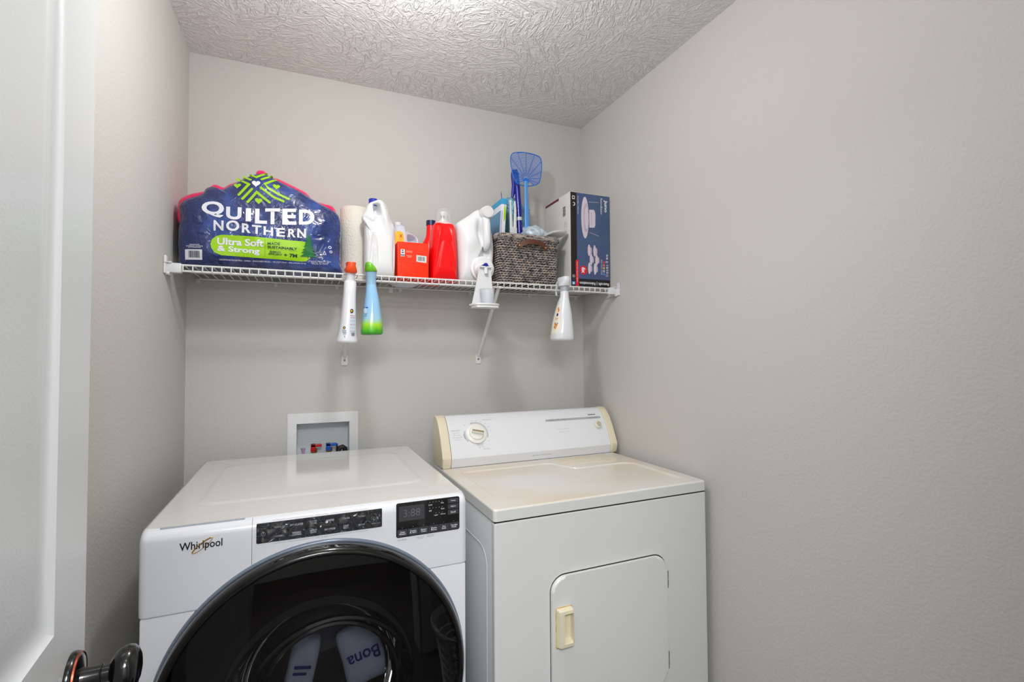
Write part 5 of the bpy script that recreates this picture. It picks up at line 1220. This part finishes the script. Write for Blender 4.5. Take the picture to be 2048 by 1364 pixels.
lab(s2, [rect(.0100+.0022*k, .0108+.0022*k, -.198, -.183) for k in range(7)], mat('label_dark_green', (20, 100, 40), .4), 'barcode', s2s)['kind'] = 'stuff'
# plain white bottle on the right
hd3 = bottle([(-.010, 0, 0, .0190, .020, 2.2), (-.006, 0, 0, .0200, .024, 2.3), (.004, .001, .004, .0190, .032, 2.5), (.012, .001, .006, .0170, .036, 2.8), (.022, .000, .006, .0160, .036, 3), (.026, .000, .006, .0150, .034, 3), (.027, 0, .006, .011, .028, 3)], 36)
s3 = spray('spray_bottle', 'white spray bottle with grey collar and orange flower label hanging at right', 1.3230,
    [(-.0300, 0, 0, .0160, .017, 2), (-.050, 0, 0, .0168, .018, 2), (-.075, -.004, 0, .0230, .028, 2.1), (-.110, -.007, 0, .0300, .037, 2.3), (-.150, -.010, 0, .0360, .042, 2.4), (-.190, -.012, 0, .0400, .045, 2.6), (-.214, -.013, 0, .0415, .046, 2.8), (-.220, -.013, 0, .0400, .044, 2.8), (-.223, -.013, 0, .0340, .040, 2.8)],
    [(-.008, 0, 0, .0160, .0165, 2), (-.030, 0, 0, .0165, .0170, 2)], hd3, (M_sb, mat('collar_grey', (168, 172, 182), .35), mat('spray_white', (224, 226, 232), .22)), tiltr=0)
def s3p(a0, z):                                        # a point on the left flank: a0 is the angle around the bottle
    rows_ = [(-.050, 0, .0168, .018), (-.075, -.004, .0230, .028), (-.110, -.007, .0300, .037), (-.150, -.010, .0360, .042), (-.190, -.012, .0400, .045), (-.214, -.013, .0415, .046)]
    for (z1, c1, a1, b1), (z2, c2, a2, b2) in zip(rows_, rows_[1:]):
        if z <= z1 and z >= z2 or (z2 == -.214):
            t = max(0, min(1, (z1-z)/(z1-z2))); c_, a_, b_ = c1+(c2-c1)*t, a1+(a2-a1)*t, b1+(b2-b1)*t; break
    c, s = math.cos(a0), math.sin(a0); n_ = 2.45; k_ = (abs(c)**n_+abs(s)**n_)**(-1/n_)
    return Vector((c_+(a_+.0006)*k_*c, (b_+.0006)*k_*s, z))
def flank(outline, m, nm, lift=0.0):
    bm = bmesh.new(); bm.faces.new([bm.verts.new((a, b, 0)) for a, b in outline]); bmesh.ops.triangulate(bm, faces=bm.faces)
    for _ in range(3): bmesh.ops.subdivide_edges(bm, edges=[e for e in bm.edges if e.calc_length() > .004], cuts=1); bmesh.ops.triangulate(bm, faces=bm.faces)
    for v in bm.verts:
        p = s3p(math.radians(180)+v.co.x/.045, v.co.y); cdir = Vector((p.x+.008, p.y, 0)).normalized(); v.co = p+cdir*lift
    to_obj(nm, bm, m, s3)
flank(smooth_loop([(.022, -.080), (.0300, -.110), (.034, -.150), (.030, -.190), (.010, -.197), (-.01, -.190), (-.006, -.12)], 4), mat('label_cream', (240, 232, 214), .35), 'label')
M_fl = mat('label_orange', (232, 130, 30), .4)
for cx_, cz_, r in ((.0170, -.100, .0060), (.0210, -.108, .0060), (.0120, -.160, .0068), (.0200, -.165, .0055), (.0150, -.174, .0058)): flank(circ(cx_, cz_, r*.8, r, 10), M_fl, 'label_flower', .0008)
flank(circ(.0170, -.124, .0055, .0065, 12), M_ink1, 'label_disc', .0008)
flank(rect(.006, .026, -.1385, -.1365), mat('label_rose', (220, 120, 110), .4), 'label_rule', .0008); flank(rect(.008, .024, -.1440, -.1425), mat('label_rose', (220, 120, 110), .4), 'label_rule', .0008); flank(circ(.0240, -.158, .003, .004, 10), mat('label_sky', (110, 160, 220), .4), 'label_flower', .0009)
flank(circ(.0080, -.171, .003, .004, 10), mat('label_leaf', (120, 160, 60), .4), 'label_leaf', .0009)
